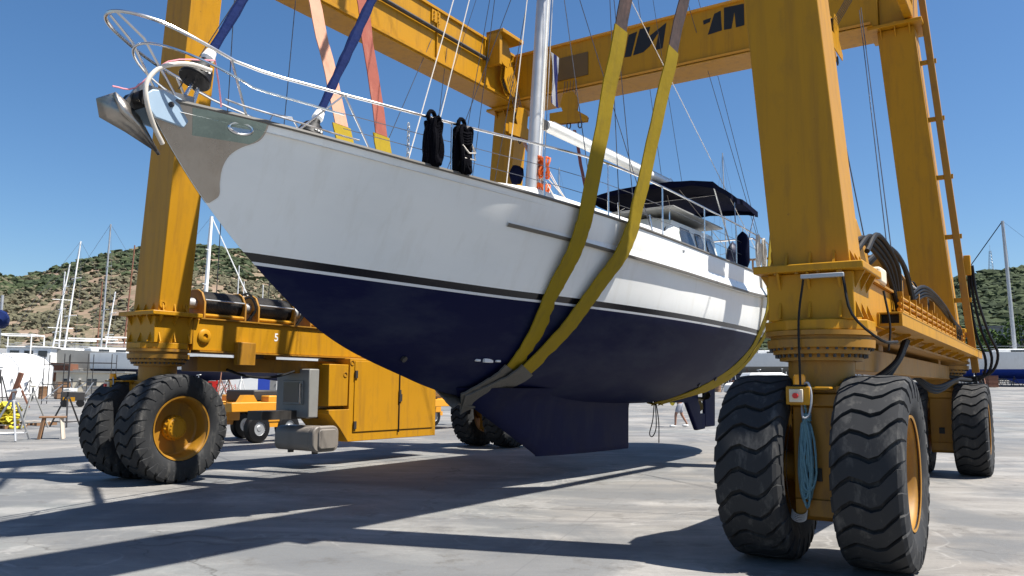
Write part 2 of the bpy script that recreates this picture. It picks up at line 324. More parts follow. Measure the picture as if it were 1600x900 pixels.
    def mesh(s, name, org=(0, 0, 0), smooth=32):
        o = Vector(org); me = bpy.data.meshes.new(name); me.from_pydata([p-o for p in s.v], [], s.f); me.update()
        bm = bmesh.new(); bm.from_mesh(me); bmesh.ops.recalc_face_normals(bm, faces=bm.faces); bm.to_mesh(me); bm.free()
        if smooth:
            me.polygons.foreach_set('use_smooth', [True]*len(me.polygons)); me.set_sharp_from_angle(angle=R(smooth))
        return me
    def build(s, name, mt, parent, smooth=32, bevel=0, org=None):
        root = parent
        while root.parent: root = root.parent
        me = s.mesh(name, ORI[root.name], smooth); me.materials.append(MATS[mt]); o = bpy.data.objects.new(name, me); COL.objects.link(o); o.parent = parent
        if bevel: b = o.modifiers.new('bevel', 'BEVEL'); b.width = bevel; b.segments = 2; b.limit_method = 'ANGLE'; b.angle_limit = R(40)
        return o
    def top(s, name, mt, fr, org, label=None, cat=None, group=None, kind=None, smooth=32, bevel=0):
        me = s.mesh(name, org, smooth); me.materials.append(MATS[mt]); o = bpy.data.objects.new(name, me); COL.objects.link(o)
        o.location = fr(org); o.rotation_euler = (0, 0, -fr.a); ORI[o.name] = Vector(org)
        if bevel: b = o.modifiers.new('bevel', 'BEVEL'); b.width = bevel; b.segments = 2; b.limit_method = 'ANGLE'; b.angle_limit = R(40)
        return tag(o, label, cat, group, kind)
def copy_tree(o, parent=None):
    c = o.copy(); COL.objects.link(c); c.parent = parent
    for ch in o.children: copy_tree(ch, c)
    return c
def bez(pts, n=24):
    """Catmull-Rom through points"""
    P = [Vector(p) for p in pts]; P = [P[0]*2-P[1]]+P+[P[-1]*2-P[-2]]; out = []; k = len(P)-3
    for i in range(k):
        a, b, c, d = P[i:i+4]; m = max(2, n//k)
        for j in range(m+(1 if i == k-1 else 0)):
            t = j/m; out.append(.5*((2*b)+(c-a)*t+(2*a-5*b+4*c-d)*t*t+(3*b-a-3*c+d)*t**3))
    return out
def sag(p, q, d, n=10):
    p, q = Vector(p), Vector(q); return [p.lerp(q, i/n)-Vector((0, 0, d*4*(i/n)*(1-i/n))) for i in range(n+1)]

# ------------------------------------------------------------------ ground and hills
def gz(x, y):
    d = math.hypot(x, y); k = max(-.7, min(.7, x/max(y, 1.)))
    g = .0115+.0245*max(0, min(1, (k+.25)/.75)); return g*max(0, d-27)**2/(max(0, d-27)+18)
def gp(px, d):
    """point of the ground at distance d along +Y in the direction of a picture column"""
    v = FW+RT*((px-800)/FPX); x = v.x/v.y*d; return Vector((x, d, gz(x, d)))
mb = MB(); rows = []
rad = [0, 2, 4, 7, 10, 14, 18, 22, 26, 30, 34, 38, 43, 48, 55, 64, 75, 90, 110, 135, 165, 200, 240, 300]
for r in rad:
    row = []
    for i in range(97):
        a = -math.pi+2*math.pi*i/96; x, y = r*math.sin(a), r*math.cos(a); row.append((x, y+8, gz(x, y+8) if y > 0 else 0))
    rows.append(row)
mb.grid(rows); mb.top('ground', 'concrete', W0, (0, 0, 0), kind='structure')
RIDGE = [(-60, .18), (-40, .13), (-31.5, .104), (-29, .120), (-26, .138), (-24.5, .148), (-21, .155), (-17.5, .148), (-14, .135), (-8, .10), (0, .08), (8, .085), (15, .085), (20, .098), (25, .104), (29, .112), (32, .117), (45, .15), (60, .15)]
def ridge(a):
    a = math.degrees(a)
    for (x0, y0), (x1, y1) in zip(RIDGE, RIDGE[1:]):
        if a <= x1: return y0+(y1-y0)*(a-x0)/(x1-x0)
    return RIDGE[-1][1]
def hz(a, u):
    """hill height: a bearing, u 0 foot .. 1 ridge"""
    d = 230+430*u; n = noise.noise(Vector((a*14, u*3, 3.1)))*.10+noise.noise(Vector((a*40, u*9, 1.7)))*.035
    h = ridge(a)*660; return d, max(0, h*((u**1.15)+n*u*(1-u*.75))) if u <= 1 else 0
def hill_pt(a, u):
    d, h = hz(a, u); return Vector((d*math.sin(a), d*math.cos(a), h+2.2+3*max(0, math.degrees(a))/30))
mb = MB(); NA, NU = 240, 36
rows = [[hill_pt(R(-60+120*i/NA), j/NU) for i in range(NA+1)] for j in range(NU+1)]
rows.append([Vector((p.x*1.3, p.y*1.3, p.z*.7)) for p in rows[-1]])
rows.insert(0, [Vector((p.x*.95, p.y*.95, -3)) for p in rows[0]])
mb.grid(rows); mb.top('hill', 'hillside', W0, (0, 0, 0), kind='structure', smooth=80)
def ico():
    bm = bmesh.new(); bmesh.ops.create_icosphere(bm, subdivisions=1, radius=1); v = [x.co.copy() for x in bm.verts]; f = [[q.index for q in x.verts] for x in bm.faces]; bm.free(); return v, f
IV, IF = ico()
def scatter(name, mt, a0, a1, n, rmin, rmax, dens, seed, ulo=0.0):
    rnd = random.Random(seed); V = []; F = []
    while len(F) < n*20:
        a = R(rnd.uniform(a0, a1)); u = ulo+(1-ulo)*rnd.random()
        cl = noise.noise(Vector((a*22, u*8, seed)))+.6*noise.noise(Vector((a*70, u*24, seed+2)))
        if cl < dens+rnd.uniform(-.35, .35): continue
        p = hill_pt(a, u); r = rnd.uniform(rmin, rmax)*(.7+.5*u); n0 = len(V); ex = rnd.uniform(.8, 1.9); k = rnd.random()*6.28; ck, sk = math.cos(k), math.sin(k)
        for v in IV:
            j = rnd.uniform(.45, 1.4)*r; V.append((p.x+(v.x*ck*ex-v.y*sk)*j*1.1, p.y+(v.x*sk*ex+v.y*ck)*j*1.1, p.z+(v.z*.75+.3)*j))
        F += [[i+n0 for i in f] for f in IF]
    m = MB(); m.v = [Vector(v) for v in V]; m.f = F; o = m.top(name, mt, W0, (0, 0, 0), kind='stuff', smooth=0); return o
tag(scatter('scrub', 'scrub_green', -37, -10, 9000, .6, 1.7, -.10, 3), 'dry green scrub dotted over the brown hillside', 'scrub')
tag(scatter('pine_wood', 'pine_green', -37, -10, 2200, 1.0, 2.4, .0, 11, .66), 'dark pines along the crest of the scrubby hill', 'wood')
tag(scatter('wooded_slope', 'pine_green', 17, 37, 6500, 1.3, 2.9, -.75, 5), 'dense dark green wood covering the far hillside', 'wood')
# ------------------------------------------------------------------ sailboat hull functions (lift frame)
S0 = -.2
def sm(tab, x):
    n = len(tab)
    if x <= tab[0][0]: return tab[0][1]
    if x >= tab[-1][0]: return tab[-1][1]
    i = max(j for j in range(n-1) if tab[j][0] <= x)
    def sl(j):
        a, b = max(0, j-1), min(n-1, j+1); return (tab[b][1]-tab[a][1])/(tab[b][0]-tab[a][0])
    x0, y0 = tab[i]; x1, y1 = tab[i+1]; h = x1-x0; u = (x-x0)/h
    return (2*u**3-3*u*u+1)*y0+(u**3-2*u*u+u)*h*sl(i)+(-2*u**3+3*u*u)*y1+(u**3-u*u)*h*sl(i+1)
STEM = [(1.30, -1.0), (1.40, -2.4), (1.53, -3.75), (1.82, -4.95), (2.13, -5.95), (2.46, -6.63), (3.07, -7.5), (3.66, -8.17), (4.2, -8.65), (4.7, -9.02)]
STERN = [(1.30, 3.2), (1.36, 4.6), (1.55, 6.1), (1.95, 7.6), (2.6, 8.9), (3.2, 9.6), (4.0, 10.1), (4.7, 10.3)]
BMAX = [(1.30, 0.), (1.36, .30), (1.5, .62), (1.7, .93), (2.0, 1.25), (2.4, 1.52), (2.95, 1.80), (3.5, 1.90), (4.0, 1.93), (4.7, 1.92)]
TM = 2.6
ENTRY = [(1.3, 2.0), (2.4, 1.95), (2.95, 1.95), (3.5, 2.2), (4.0, 2.7), (4.5, 3.3)]
def wl_pt(z, q):
    """half-breadth on the waterline z, q 0 stem .. 1 stern"""
    t0, t1, B = sm(STEM, z), sm(STERN, z), sm(BMAX, z)
    t = t0+(t1-t0)*q
    if t < TM: u = (t-t0)/(TM-t0); return t, B*(1-(1-u)**sm(ENTRY, z))
    wv = (t-TM)/(t1-TM); return t, B*max(0, 1-wv**3.4)**.55
def hb(t, z):
    t0, t1 = sm(STEM, z), sm(STERN, z)
    return 0. if t <= t0 or t >= t1 else wl_pt(z, (t-t0)/(t1-t0))[1]
SHEER = [(-9, 4.60), (-8, 4.53), (-6, 4.41), (-4, 4.365), (-2, 4.36), (0, 4.35), (3, 4.345), (6, 4.37), (8, 4.43), (10.3, 4.55)]
STRAKE = [(-4.2, 3.90), (-3, 3.87), (-1, 3.815), (1, 3.785), (3, 3.78), (5, 3.80), (7, 3.90), (9, 4.02), (10.3, 4.1)]
def zs(t): return sm(SHEER, t)
def zwl(t): return 2.915+.105*max(0, min(1, (-3.5-t)/4))**1.5
def hp(t, z, side=1, off=0.): return Vector((S0+side*(hb(t, z)+off), t, z))
def deck_edge(t, side=1, off=0., dz=0.): z = zs(t); return Vector((S0+side*(hb(t, z)+off), t, z+dz))

boat = thing('sailboat', LIFT, (S0, 0, .42), 'large white sailboat with navy blue bottom hanging in yellow slings', 'sailboat')
# hull surface: waterlines interpolated between the bottom and the sheer
NZ, NQ = 46, 120
def hull_rows(side):
    rows = []
    for j in range(NZ+1):
        row = []
        for i in range(NQ+1):
            q = .5-.5*math.cos(math.pi*i/NQ)
            v = j/NZ; z = 1.305+(4.40-1.305)*v**1.25
            t = wl_pt(z, q)[0]; zt = zs(t); z = 1.305+(zt-1.305)*v**1.25
            t, b = wl_pt(z, q); row.append(Vector((S0+side*b, t, z)))
        rows.append(row)
    return rows
mb = MB()
for sd in (1, -1): mb.grid(hull_rows(sd))
me = mb.mesh('hull', ORI[boat.name], 0)
bm = bmesh.new(); bm.from_mesh(me); bmesh.ops.remove_doubles(bm, verts=bm.verts, dist=.0015); bmesh.ops.recalc_face_normals(bm, faces=bm.faces); bm.to_mesh(me); bm.free()
me.polygons.foreach_set('use_smooth', [True]*len(me.polygons))
att = me.attributes.new('above_waterline', 'FLOAT', 'POINT')
for i, v in enumerate(me.vertices): att.data[i].value = v.co.z+.42-zwl(v.co.y)
me.materials.append(MATS['hull_paint']); hull = bpy.data.objects.new('hull', me); COL.objects.link(hull); hull.parent = boat
# deck with camber, bulwark capping
ts = [-8.95+i*(10.25+8.95)/80 for i in range(81)]
mb = MB(); rows = []
for t in ts:
    b = hb(t, zs(t))*.985; rows.append([Vector((S0+b*k, t, zs(t)-.10+.06*(1-k*k))) for k in (-1, -.6, -.2, .2, .6, 1)])
mb.grid(rows).build('deck', 'white_paint', boat)
mb = MB()
for sd in (1, -1): mb.tube([deck_edge(t, sd, 0, .008) for t in ts], .026, 6)
mb.build('rail_cap', 'strake', boat)
tr_ = [-4.25+i*(10.05+4.25)/70 for i in range(71)]
def ledge(t): return .012+.085*max(0, min(1, (t+3.6)/4.5))
for sd in (1, -1):
    mb = MB(); rows = []
    for t in tr_:
        z = sm(STRAKE, t); pr = ledge(t); rows.append([hp(t, min(z+.03+pr*1.8, zs(t)-.03), sd, .002), hp(t, z+.022, sd, pr), hp(t, z-.016, sd, pr), hp(t, z-.022, sd, .001)])
    mb.grid(rows); mb.build('topside_ledge', 'white_gel', boat, smooth=40)
    mb = MB(); rows = []
    for t in tr_:
        z = sm(STRAKE, t); pr = ledge(t); rows.append([hp(t, z+.026, sd, pr-.004), hp(t, z+.02, sd, pr+.014), hp(t, z-.02, sd, pr+.014), hp(t, z-.026, sd, pr-.004)])
    mb.grid(rows); mb.build('rubbing_strake', 'strake', boat, smooth=60)
# upper plank above the strake stands a little proud aft of amidships
# fin keel
mb = MB(); rows = []
def fin(z):
    u = (z-.46)/(1.62-.46); u = max(0, min(1, u)); te = -1.25-2.55*u**1.0; tt = 2.42+.03*u; return te, tt, .24+.08*u
for z in (.44, .47, .55, .7, .95, 1.2, 1.30, 1.40, 1.50, 1.62):
    le, trl, th = fin(z); fl_ = max(0, (z-1.2)/.42); trl += .45*fl_**2.2; th += .40*fl_**2.2; th *= .86 if z < .46 else 1; row = []
    for k in range(25):
        a = math.pi*2*k/24; c = .5-.5*math.cos(a); y = math.sin(a); sh = (math.sqrt(max(0, c))*(1-c*.86))*1.75
        row.append(Vector((S0+(1 if a < math.pi else -1)*th*sh*(0.0 if k in (0, 24) else 1), le+(trl-le)*c, z-.07*c*(z < .6))))
    rows.append(row)
mb.grid(rows).add(rows[0], [tuple(range(24))]); mb.build('fin_keel', 'antifoul', boat, smooth=50)
# skeg, rudder, propeller
mb = MB(); mb.prism([(S0-.06, 5.15, 1.52), (S0-.06, 6.45, 1.70), (S0-.06, 6.50, 1.30), (S0-.06, 6.62, 1.18), (S0-.06, 6.62, 1.0), (S0-.06, 6.95, .99), (S0-.06, 6.95, .60), (S0-.06, 6.40, .58), (S0-.06, 5.75, 1.28), (S0-.06, 4.4, 1.30)], (.12, 0, 0)); mb.build('skeg', 'antifoul', boat, bevel=.03)
mb = MB(); mb.prism([(S0-.045, 6.99, .64), (S0-.045, 7.72, .64), (S0-.045, 7.80, 2.15), (S0-.045, 6.99, 2.05)], (.09, 0, 0)); mb.build('rudder', 'antifoul', boat, bevel=.03)
mb = MB(); mb.cyl((S0, 6.45, 1.36), (S0, 6.86, 1.36), .07, .05)
for k in range(3):
    a = k*2.094+.4; c, s_ = math.cos(a), math.sin(a); rows = []
    for r_, wd, tw in ((.05, .05, 1.), (.14, .11, .8), (.24, .12, .6), (.31, .05, .5)):
        ctr = Vector((S0+c*r_, 6.72, 1.36+s_*r_)); tg = Vector((-s_*math.cos(tw), math.sin(tw), c*math.cos(tw)))*wd; nn = Vector((c, 0, s_)).cross(tg).normalized()*.012
        rows.append([ctr-tg, ctr+nn, ctr+tg, ctr-nn])
    mb.grid(rows, close_v=True).add(rows[-1], [(0, 1, 2, 3)])
mb.build('propeller', 'prop_bronze', boat)
# stainless stem plate: follows the hull, scalloped lower edge
PLATE = [(-9.0, 4.50), (-8.8, 4.25), (-8.5, 3.90), (-8.25, 3.67), (-8.12, 3.60), (-8.07, 3.66), (-8.05, 3.9), (-8.06, 4.05), (-8.02, 4.15), (-7.95, 4.23), (-7.86, 4.30), (-7.80, 4.39), (-7.79, 4.54)]
mb = MB()
for sd in (1, -1):
    rows = []
    for k in range(41):                                     # horizontal strips from the foot to the sheer
        z = 3.62+(4.55-3.62)*k/40; t0 = sm(STEM, z)
        te = sm([(3.62, -8.10), (3.70, -8.03), (3.84, -8.06), (3.99, -8.08), (4.13, -8.05), (4.23, -7.96), (4.31, -7.83), (4.40, -7.785), (4.55, -7.78)], z)
        rows.append([hp(t0+.004+(te-t0)*i/10, z, sd, .009) for i in range(11)])
    mb.grid(rows)
mb.build('stem_plate', 'brushed_steel', boat, smooth=60)
mb = MB()                                                    # polished upper band of the plate
for sd in (1, -1):
    rows = []
    for k in range(13):
        z = 4.27+(4.54-4.27)*k/12; te = sm([(4.23, -7.97), (4.31, -7.85), (4.40, -7.80), (4.55, -7.795)], z); t0 = -8.44-.25*(z-4.27)
        rows.append([hp(t0+(te-t0)*i/8, z, sd, .014) for i in range(9)])
    mb.grid(rows)
mb.build('polished_panel', 'mirror_steel', boat, smooth=60)
for sd in (1, -1):
    mb = MB(); c = hp(-8.03, 4.41, sd, .02); tx = (hp(-7.9, 4.41, sd)-hp(-8.15, 4.41, sd)).normalized()
    mb.tube([c+tx*(.125*math.cos(a))+Vector((0, 0, .062*math.sin(a))) for a in [2*math.pi*i/24 for i in range(25)]], .018, 7)
    fl = mb.build('fairlead', 'steel', boat)
    mb = MB(); mb.add([c-Vector((sd*.004, 0, 0))+tx*(.118*math.cos(2*math.pi*i/20))+Vector((0, 0, .056*math.sin(2*math.pi*i/20))) for i in range(20)], [tuple(range(20))]); mb.build('fairlead_opening', 'light_blue', fl)
# bow roller: cheek plates and the curved guard bars
mb = MB()
for sx in (-.17, .13):
    mb.prism([(S0+sx, -8.60, 4.62), (S0+sx, -8.80, 4.65), (S0+sx, -8.93, 4.62), (S0+sx, -9.0, 4.55), (S0+sx, -9.0, 4.45), (S0+sx, -8.88, 4.34), (S0+sx, -8.55, 4.32), (S0+sx, -8.46, 4.46)], (.035, 0, 0))
ck = mb.build('roller_cheek', 'light_blue', boat, bevel=.01)
mb = MB(); mb.cyl((S0-.14, -8.98, 4.52), (S0+.14, -8.98, 4.52), .085, n=16); mb.build('bow_roller', 'black_rubber', boat)
mb = MB(); mb.cyl((S0+.16, -8.72, 4.52), (S0+.185, -8.72, 4.52), .03, n=10); mb.build('bolt', 'dark_steel', ck)
for sx in (.20,):
    mb = MB(); mb.tube(bez([(S0+.30, -8.36, 4.98), (S0+.27, -8.62, 4.97), (S0+.22, -8.88, 4.86), (S0+.2, -9.02, 4.66), (S0+.19, -9.0, 4.45), (S0+.12, -8.86, 4.25), (S0+.06, -8.72, 4.12)], 30), .024, 10, rs=None); mb.build('roller_guard', 'bone', boat)
# toe boss (small things on the near topside)
mb = MB(); c = hp(.9, 4.215, 1, .004); mb.cbox(c, (.02, .09, .045)); mb.build('vent', 'galvanised', boat, bevel=.008)
mb = MB()
for k, wd, ht in ((-.20, .10, .035), (0, .22, .06), (.20, .10, .035)):
    c = hp(-3.53+k, 2.03, 1, .002); mb.cbox(c, (.05, wd, ht))
mb.build('anode', 'stripe_white', boat, bevel=.01)
for tt, zz in ((4.9, 1.86), (4.2, 1.72), (-5.0, 2.02)):
    mb = MB(); c = hp(tt, zz, 1, 0); mb.cyl(c-Vector((.03, 0, -.02)), c+Vector((.025, 0, -.02)), .045, n=12); mb.build('through_hull', 'dark_steel', boat)

# ---- pulpit, guard rails, stanchions
HR = [(-9.4, .72), (-8, .54), (-7, .60), (-5, .70), (-2, .90), (2, .95), (10, .95)]
def rail_pt(t, side, frac=1., inset=.06):
    b = hb(max(t, -8.2), zs(t))-inset
    if t < -8.2: u = (t+8.2)/(-1.15); b = (hb(-8.2, zs(-8.2))+.12)*math.sqrt(max(0, 1-u*u))
    elif t < -7: b += .18*(1-(t+8.2)/1.2)
    return Vector((S0+side*b, t, zs(t)+sm(HR, t)*frac))
top = [rail_pt(7.6-i*(7.6+8.2)/60, 1) for i in range(61)]
nose = []
for i in range(1, 30):
    a = math.pi*i/30; t = -8.2-1.15*math.sin(a); b = (hb(-8.2, zs(-8.2))+.12)*math.cos(a); nose.append(Vector((S0+b, t, zs(t)+sm(HR, t))))
top = top+nose+[rail_pt(-8.2+i*(7.6+8.2)/60, -1) for i in range(61)]
mb = MB(); mb.tube(top, .019, 8); mb.build('top_rail', 'steel', boat)
mb = MB()
def loop(fr, tn, aft, zoff=0.):
    P = [rail_pt(aft-i*(aft+8.0)/20, 1, fr) for i in range(21)]
    for i in range(1, 24):
        a = math.pi*i/24; b = (hb(-8.0, zs(-8.0))+.10)*math.cos(a); t = -8.0-(abs(tn)-8.0)*math.sin(a); P.append(Vector((S0+b, t, zs(t)+sm(HR, t)*fr+zoff*math.sin(a))))
    return P+[rail_pt(-8.0+i*(aft+8.0)/20, -1, fr) for i in range(21)]
mb.tube(loop(.60, -9.02, -6.9, .1), .014, 7); mb.build('middle_rail', 'steel', boat)
mb = MB()
for sd in (1, -1):
    mb.tube([rail_pt(-6.7-i*1.6/8, sd, .17) for i in range(9)], .012, 6)
mb.build('lower_rail', 'steel', boat)
mb = MB()
for sd in (1, -1):
    mb = MB(); mb.tube([Vector((S0+sd*.06, -9.3, zs(-9.3)+.72)), Vector((S0+sd*.10, -9.02, zs(-9)+.54)), Vector((S0+sd*.14, -8.62, zs(-8.6)+.02))], .014, 7); mb.build('pulpit_leg', 'steel', boat); mb = MB()
    mb.tube([rail_pt(-8.25, sd), deck_edge(-7.95, sd, -.06)], .014, 7); mb.build('pulpit_leg', 'steel', boat); mb = MB()
    mb.tube([rail_pt(-6.9, sd), deck_edge(-6.55, sd, -.05)], .014, 7); mb.tube([rail_pt(-6.9, sd), deck_edge(-7.45, sd, -.05)], .012, 7)
    mb.build('pulpit_brace', 'steel', boat); mb = MB(); mb.tube([deck_edge(-7.75, sd, -.05), deck_edge(-7.7, sd, -.05, .14), deck_edge(-7.5, sd, -.05, .15), deck_edge(-7.4, sd, -.05)], .010, 6); mb.build('deck_hoop', 'steel', boat)
for t in (-5.38, -3.6, -1.9, .1, 2.2, 4.2, 6.0, 7.6):
    for sd in (1, -1):
        mb = MB(); mb.tube([deck_edge(t, sd, -.06, -.02), rail_pt(t, sd)], .015, 7); mb.build('stanchion', 'steel', boat)
for fr in (.62, .32):
    for sd in (1, -1):
        mb = MB(); mb.tube([rail_pt(-6.9+i*(14.5/12), sd, fr) for i in range(13)], .005, 5); mb.build('lifeline', 'wire', boat)

# ---- coachroof, pilothouse, bimini
def house(t0, t1, b0, b1, z0, z1, zf, crown=.08):
    """rounded cabin trunk: list of sections"""
    rows = []
    for t, b, zt in ((t0, b0, zf), (t0+.12, b0+.03, zf+(z1-zf)*.35), ((t0*.7+t1*.3), b0*.6+b1*.4, z1), (t1, b1, z1)):
        rows.append([Vector((S0-b, t, z0)), Vector((S0-b*.97, t, zt-.08)), Vector((S0-b*.90, t, zt)), Vector((S0-b*.45, t, zt+crown*.75)), Vector((S0, t, zt+crown)), Vector((S0+b*.45, t, zt+crown*.75)), Vector((S0+b*.90, t, zt)), Vector((S0+b*.97, t, zt-.08)), Vector((S0+b, t, z0))])
    return rows
mb = MB(); rows = house(-4.3, 2.3, .45, 1.05, 4.30, 4.92, 4.62); mb.grid(rows).add(rows[0], [tuple(range(9))]).add(rows[-1], [tuple(range(8, -1, -1))]); mb.build('coachroof', 'white_paint', boat, smooth=40)
mb = MB()
P0, P1 = 2.2, 5.3; hw = 1.08; zt = 5.30
rows = [[Vector((S0+sx*k, t, z)) for sx in (-1, 1)] for t, k, z in ()]
sec = lambda t, b, z: [Vector((S0-b, t, 4.25)), Vector((S0-b, t, 4.72)), Vector((S0-b*.86, t+.05, z-.06)), Vector((S0-b*.5, t+.05, z+.03)), Vector((S0+b*.5, t+.05, z+.03)), Vector((S0+b*.86, t+.05, z-.06)), Vector((S0+b, t, 4.72)), Vector((S0+b, t, 4.25))]
rows = [sec(P0, hw, 4.80), sec(P0+.10, hw, 4.9), sec(P0+.55, hw, zt), sec(P1, hw*.98, zt+.04)]
mb.grid(rows).add(rows[0], [tuple(range(8))]).add(rows[-1], [tuple(range(7, -1, -1))]); ph = mb.build('pilothouse', 'pilothouse', boat, smooth=30)
def quad_on(p, n, name, mt, parent, off=.012):
    mb = MB(); n = Vector(n).normalized()*off; mb.prism([Vector(q) for q in p], n); return mb.build(name, mt, parent, bevel=.006)
# side windows on the sloping upper side, both sides
def sidept(sd, t, f): return Vector((S0+sd*(hw*(1-.14*f)+.004), t, 4.72+(zt-.06-4.72)*f))
for sd in (1, -1):
    for ta, tb in ((2.95, 3.75), (3.9, 4.45), (4.6, 5.1)):
        c = .12 if ta < 3 else .04
        quad_on([sidept(sd, ta+c, -.45), sidept(sd, ta, -.1), sidept(sd, ta+.05, .55), sidept(sd, ta+.05+c, .80), sidept(sd, tb-.1, .82), sidept(sd, tb, .3), sidept(sd, tb-.05, -.45)], (sd, 0, .12), 'side_window', 'window_glass', ph)
for x0, x1 in ((-.92, -.36), (-.28, .28), (.36, .92)):
    f = lambda x, u: Vector((S0+x, P0+.10+.45*u-.012, 4.80+(zt-.12-4.80)*u+.0))
    quad_on([f(x0, .10), f(x1, .10), f(x1*.93, .84), f(x0*.93, .84)], (0, -1, .6), 'front_window', 'window_glass', ph)
mb = MB(); mb.prism([(S0-1.15, 2.35, 5.42), (S0+1.15, 2.35, 5.42), (S0+1.12, 5.5, 5.46), (S0-1.12, 5.5, 5.46)], (0, 0, .045)); mb.build('roof_panel', 'grey_paint', boat, bevel=.012)
for t in (2.6, 5.2):
    for sx in (-.95, .95):
        mb = MB(); mb.tube([(S0+sx, t, 5.20), (S0+sx, t, 5.43)], .015, 6); mb.build('panel_post', 'steel', boat)
mb = MB(); rows = []
for j in range(9):
    t = 3.7+3.3*j/8; rows.append([])
    for i in range(13):
        k = -1+2*i/12; z = 6.34-.14*abs(k)**3-.03*math.sin(j/8*math.pi*3)**2-.16*max(0, (j/8-.75)*4)**2*.5+.02*noise.noise(Vector((i*.7, j*.9, 2)))
        rows[-1].append(Vector((S0+1.53*k, t, z)))
top_ = rows; bot = [[p-Vector((0, 0, .02)) for p in r] for r in rows]
mb.grid(top_); mb.grid(bot, flip=True)
edge = [r[0] for r in top_]; per = top_[0]+[r[-1] for r in top_[1:]]+top_[-1][-2::-1]+[r[0] for r in top_[-2:0:-1]]
rr = [[p, p-Vector((0, 0, .13+.02*math.sin(i*1.7)))] for i, p in enumerate(per+[per[0]])]; mb.grid(rr)
mb.build('bimini', 'navy_canvas', boat, smooth=60)
for t0, t1 in ((4.9, 3.8), (5.1, 5.2), (5.3, 6.9)):
    mb = MB(); mb.tube([(S0-1.62, t0, 4.45), (S0-1.50, t1, 6.15), (S0-1.2, t1, 6.27), (S0+1.2, t1, 6.27), (S0+1.50, t1, 6.15), (S0+1.62, t0, 4.45)], .016, 7); mb.build('bimini_bow', 'steel', boat)
# cockpit coaming, wheel pedestal, stern arch and clutter
mb = MB(); mb.prism([(S0-1.1, 5.3, 4.3), (S0+1.1, 5.3, 4.3), (S0+1.0, 8.8, 4.35), (S0-1.0, 8.8, 4.35)], (0, 0, .38)); mb.build('cockpit_coaming', 'white_paint', boat, bevel=.05)
mb = MB(); mb.tube([(S0+1.25, 8.3, 4.5), (S0+1.2, 8.5, 5.5), (S0+.9, 8.6, 5.75), (S0-.9, 8.6, 5.75), (S0-1.2, 8.5, 5.5), (S0-1.25, 8.3, 4.5)], .025, 8); mb.tube([(S0+.9, 9.5, 4.5), (S0+.9, 9.6, 5.3), (S0-.9, 9.6, 5.3), (S0-.9, 9.5, 4.5)], .02, 7)
mb.build('stern_arch', 'steel', boat)
mb = MB()
for k in range(9): mb.cbox((S0-1.3+k*.32, 9.45, 5.02), (.05, .03, .5))
mb.cbox((S0, 9.45, 5.29), (2.8, .06, .05)); mb.cbox((S0, 9.45, 4.76), (2.8, .06, .05)); mb.build('stern_gate', 'wood', boat)
# mast, boom and rigging
MR = lambda z: -1.46+(z-5.2)*.095
mb = MB(); mb.tube([(S0, MR(z), z) for z in (4.7, 7, 10, 14, 18, 21)], .12, 16, rs=[.105, .105, .103, .1, .09, .07]); mast = mb.build('mast', 'mast_alloy', boat)
mb = MB(); mb.bar((S0+.03, MR(5.2)+.118, 5.2), (S0+.03, MR(20)+.105, 20), .08, .05, (0, 1, 0)); mb.build('mast_track', 'white_gel', mast)
mb = MB()
for z, l in ((10.8, 1.15), (15.4, .9)):
    for sd in (1, -1): mb.bar((S0, MR(z), z), (S0+sd*l, MR(z)+.15, z+.08), .09, .03)
mb.build('spreader', 'mast_white', mast)
mb = MB(); a, b = Vector((S0, -.95, 6.47)), Vector((S0, 5.25, 6.60)); mb.tube([a, a.lerp(b, .02), a.lerp(b, .98), b], .1, 12, rs=[.09, .115, .105, .08]); bo = mb.build('boom', 'white_gel', boat)
mb = MB(); mb.cbox((S0, -1.1, 6.46), (.10, .26, .16)); mb.build('gooseneck', 'dark_steel', bo)
mb = MB(); mb.bar((S0, -.7, 6.595), (S0, 4.9, 6.71), .05, .035); mb.build('boom_track', 'galvanised', bo)
def furled(p, q, r, name, drum):
    p, q = Vector(p), Vector(q); P = []; rs = []
    n = 90
    for i in range(n+1):
        u = i/n; P.append(p.lerp(q, u)); rs.append(r*(.75+.35*min(1, u*12))*(1+.10*math.sin(u*190)+.05*math.sin(u*77)))
    mb = MB(); mb.tube(P, r, 10, rs=rs); o = mb.build(name, 'blue_cover', boat)
    d = (q-p).normalized(); b = p-d*.30
    mb = MB(); mb.lathe([(.0, 0), (.17, .0), (.18, .02), (.17, .05), (.14, .16), (.12, .20), (.07, .22), (.05, .34), (.0, .36)], b, d, 20); fdm = mb.build('furling_drum', drum, boat)
    sx_ = d.cross(Vector((0, 0, 1))).normalized(); up_ = sx_.cross(d); nn = (sx_*1.0-up_*-.0).normalized(); cc = b+d*.10+Vector((.162, -.02, 0)); mb = MB()
    for kk in (-.045, 0, .045): mb.cbox(cc+Vector((0, kk, .01*math.sin(kk*90))), (.012, .026, .03))
    mb.build('print', 'white_paint', fdm); mb = MB(); mb.lathe([(.055, .30), (.075, .34), (.06, .44), (.04, .46)], b, d, 12); mb.build('wrapping', 'white_paint', fdm)
    mb = MB(); mb.tube([b-d*.22, b], .02, 6); mb.build('stay_fitting', 'steel', boat)
    return o
furled((S0, -8.22, 5.20), (S0, -.4, 21), .062, 'furled_genoa', 'black_rubber')
furled((S0, -6.58, 4.98), (S0, -.8, 17.4), .062, 'furled_staysail', 'black_rubber')
mb = MB(); mb.tube([(S0, -8.35, 4.66), (S0, -8.30, 4.86)], .022, 8); mb.build('turnbuckle', 'steel', boat)
def wire(p, q, r=.006, mt='wire', name='shroud', s=0.):
    mb = MB(); mb.tube(sag(p, q, s, 8) if s else [p, q], r, 5); return mb.build(name, mt, boat)
top_m = Vector((S0, MR(20.6), 20.6)); sp1 = 10.8
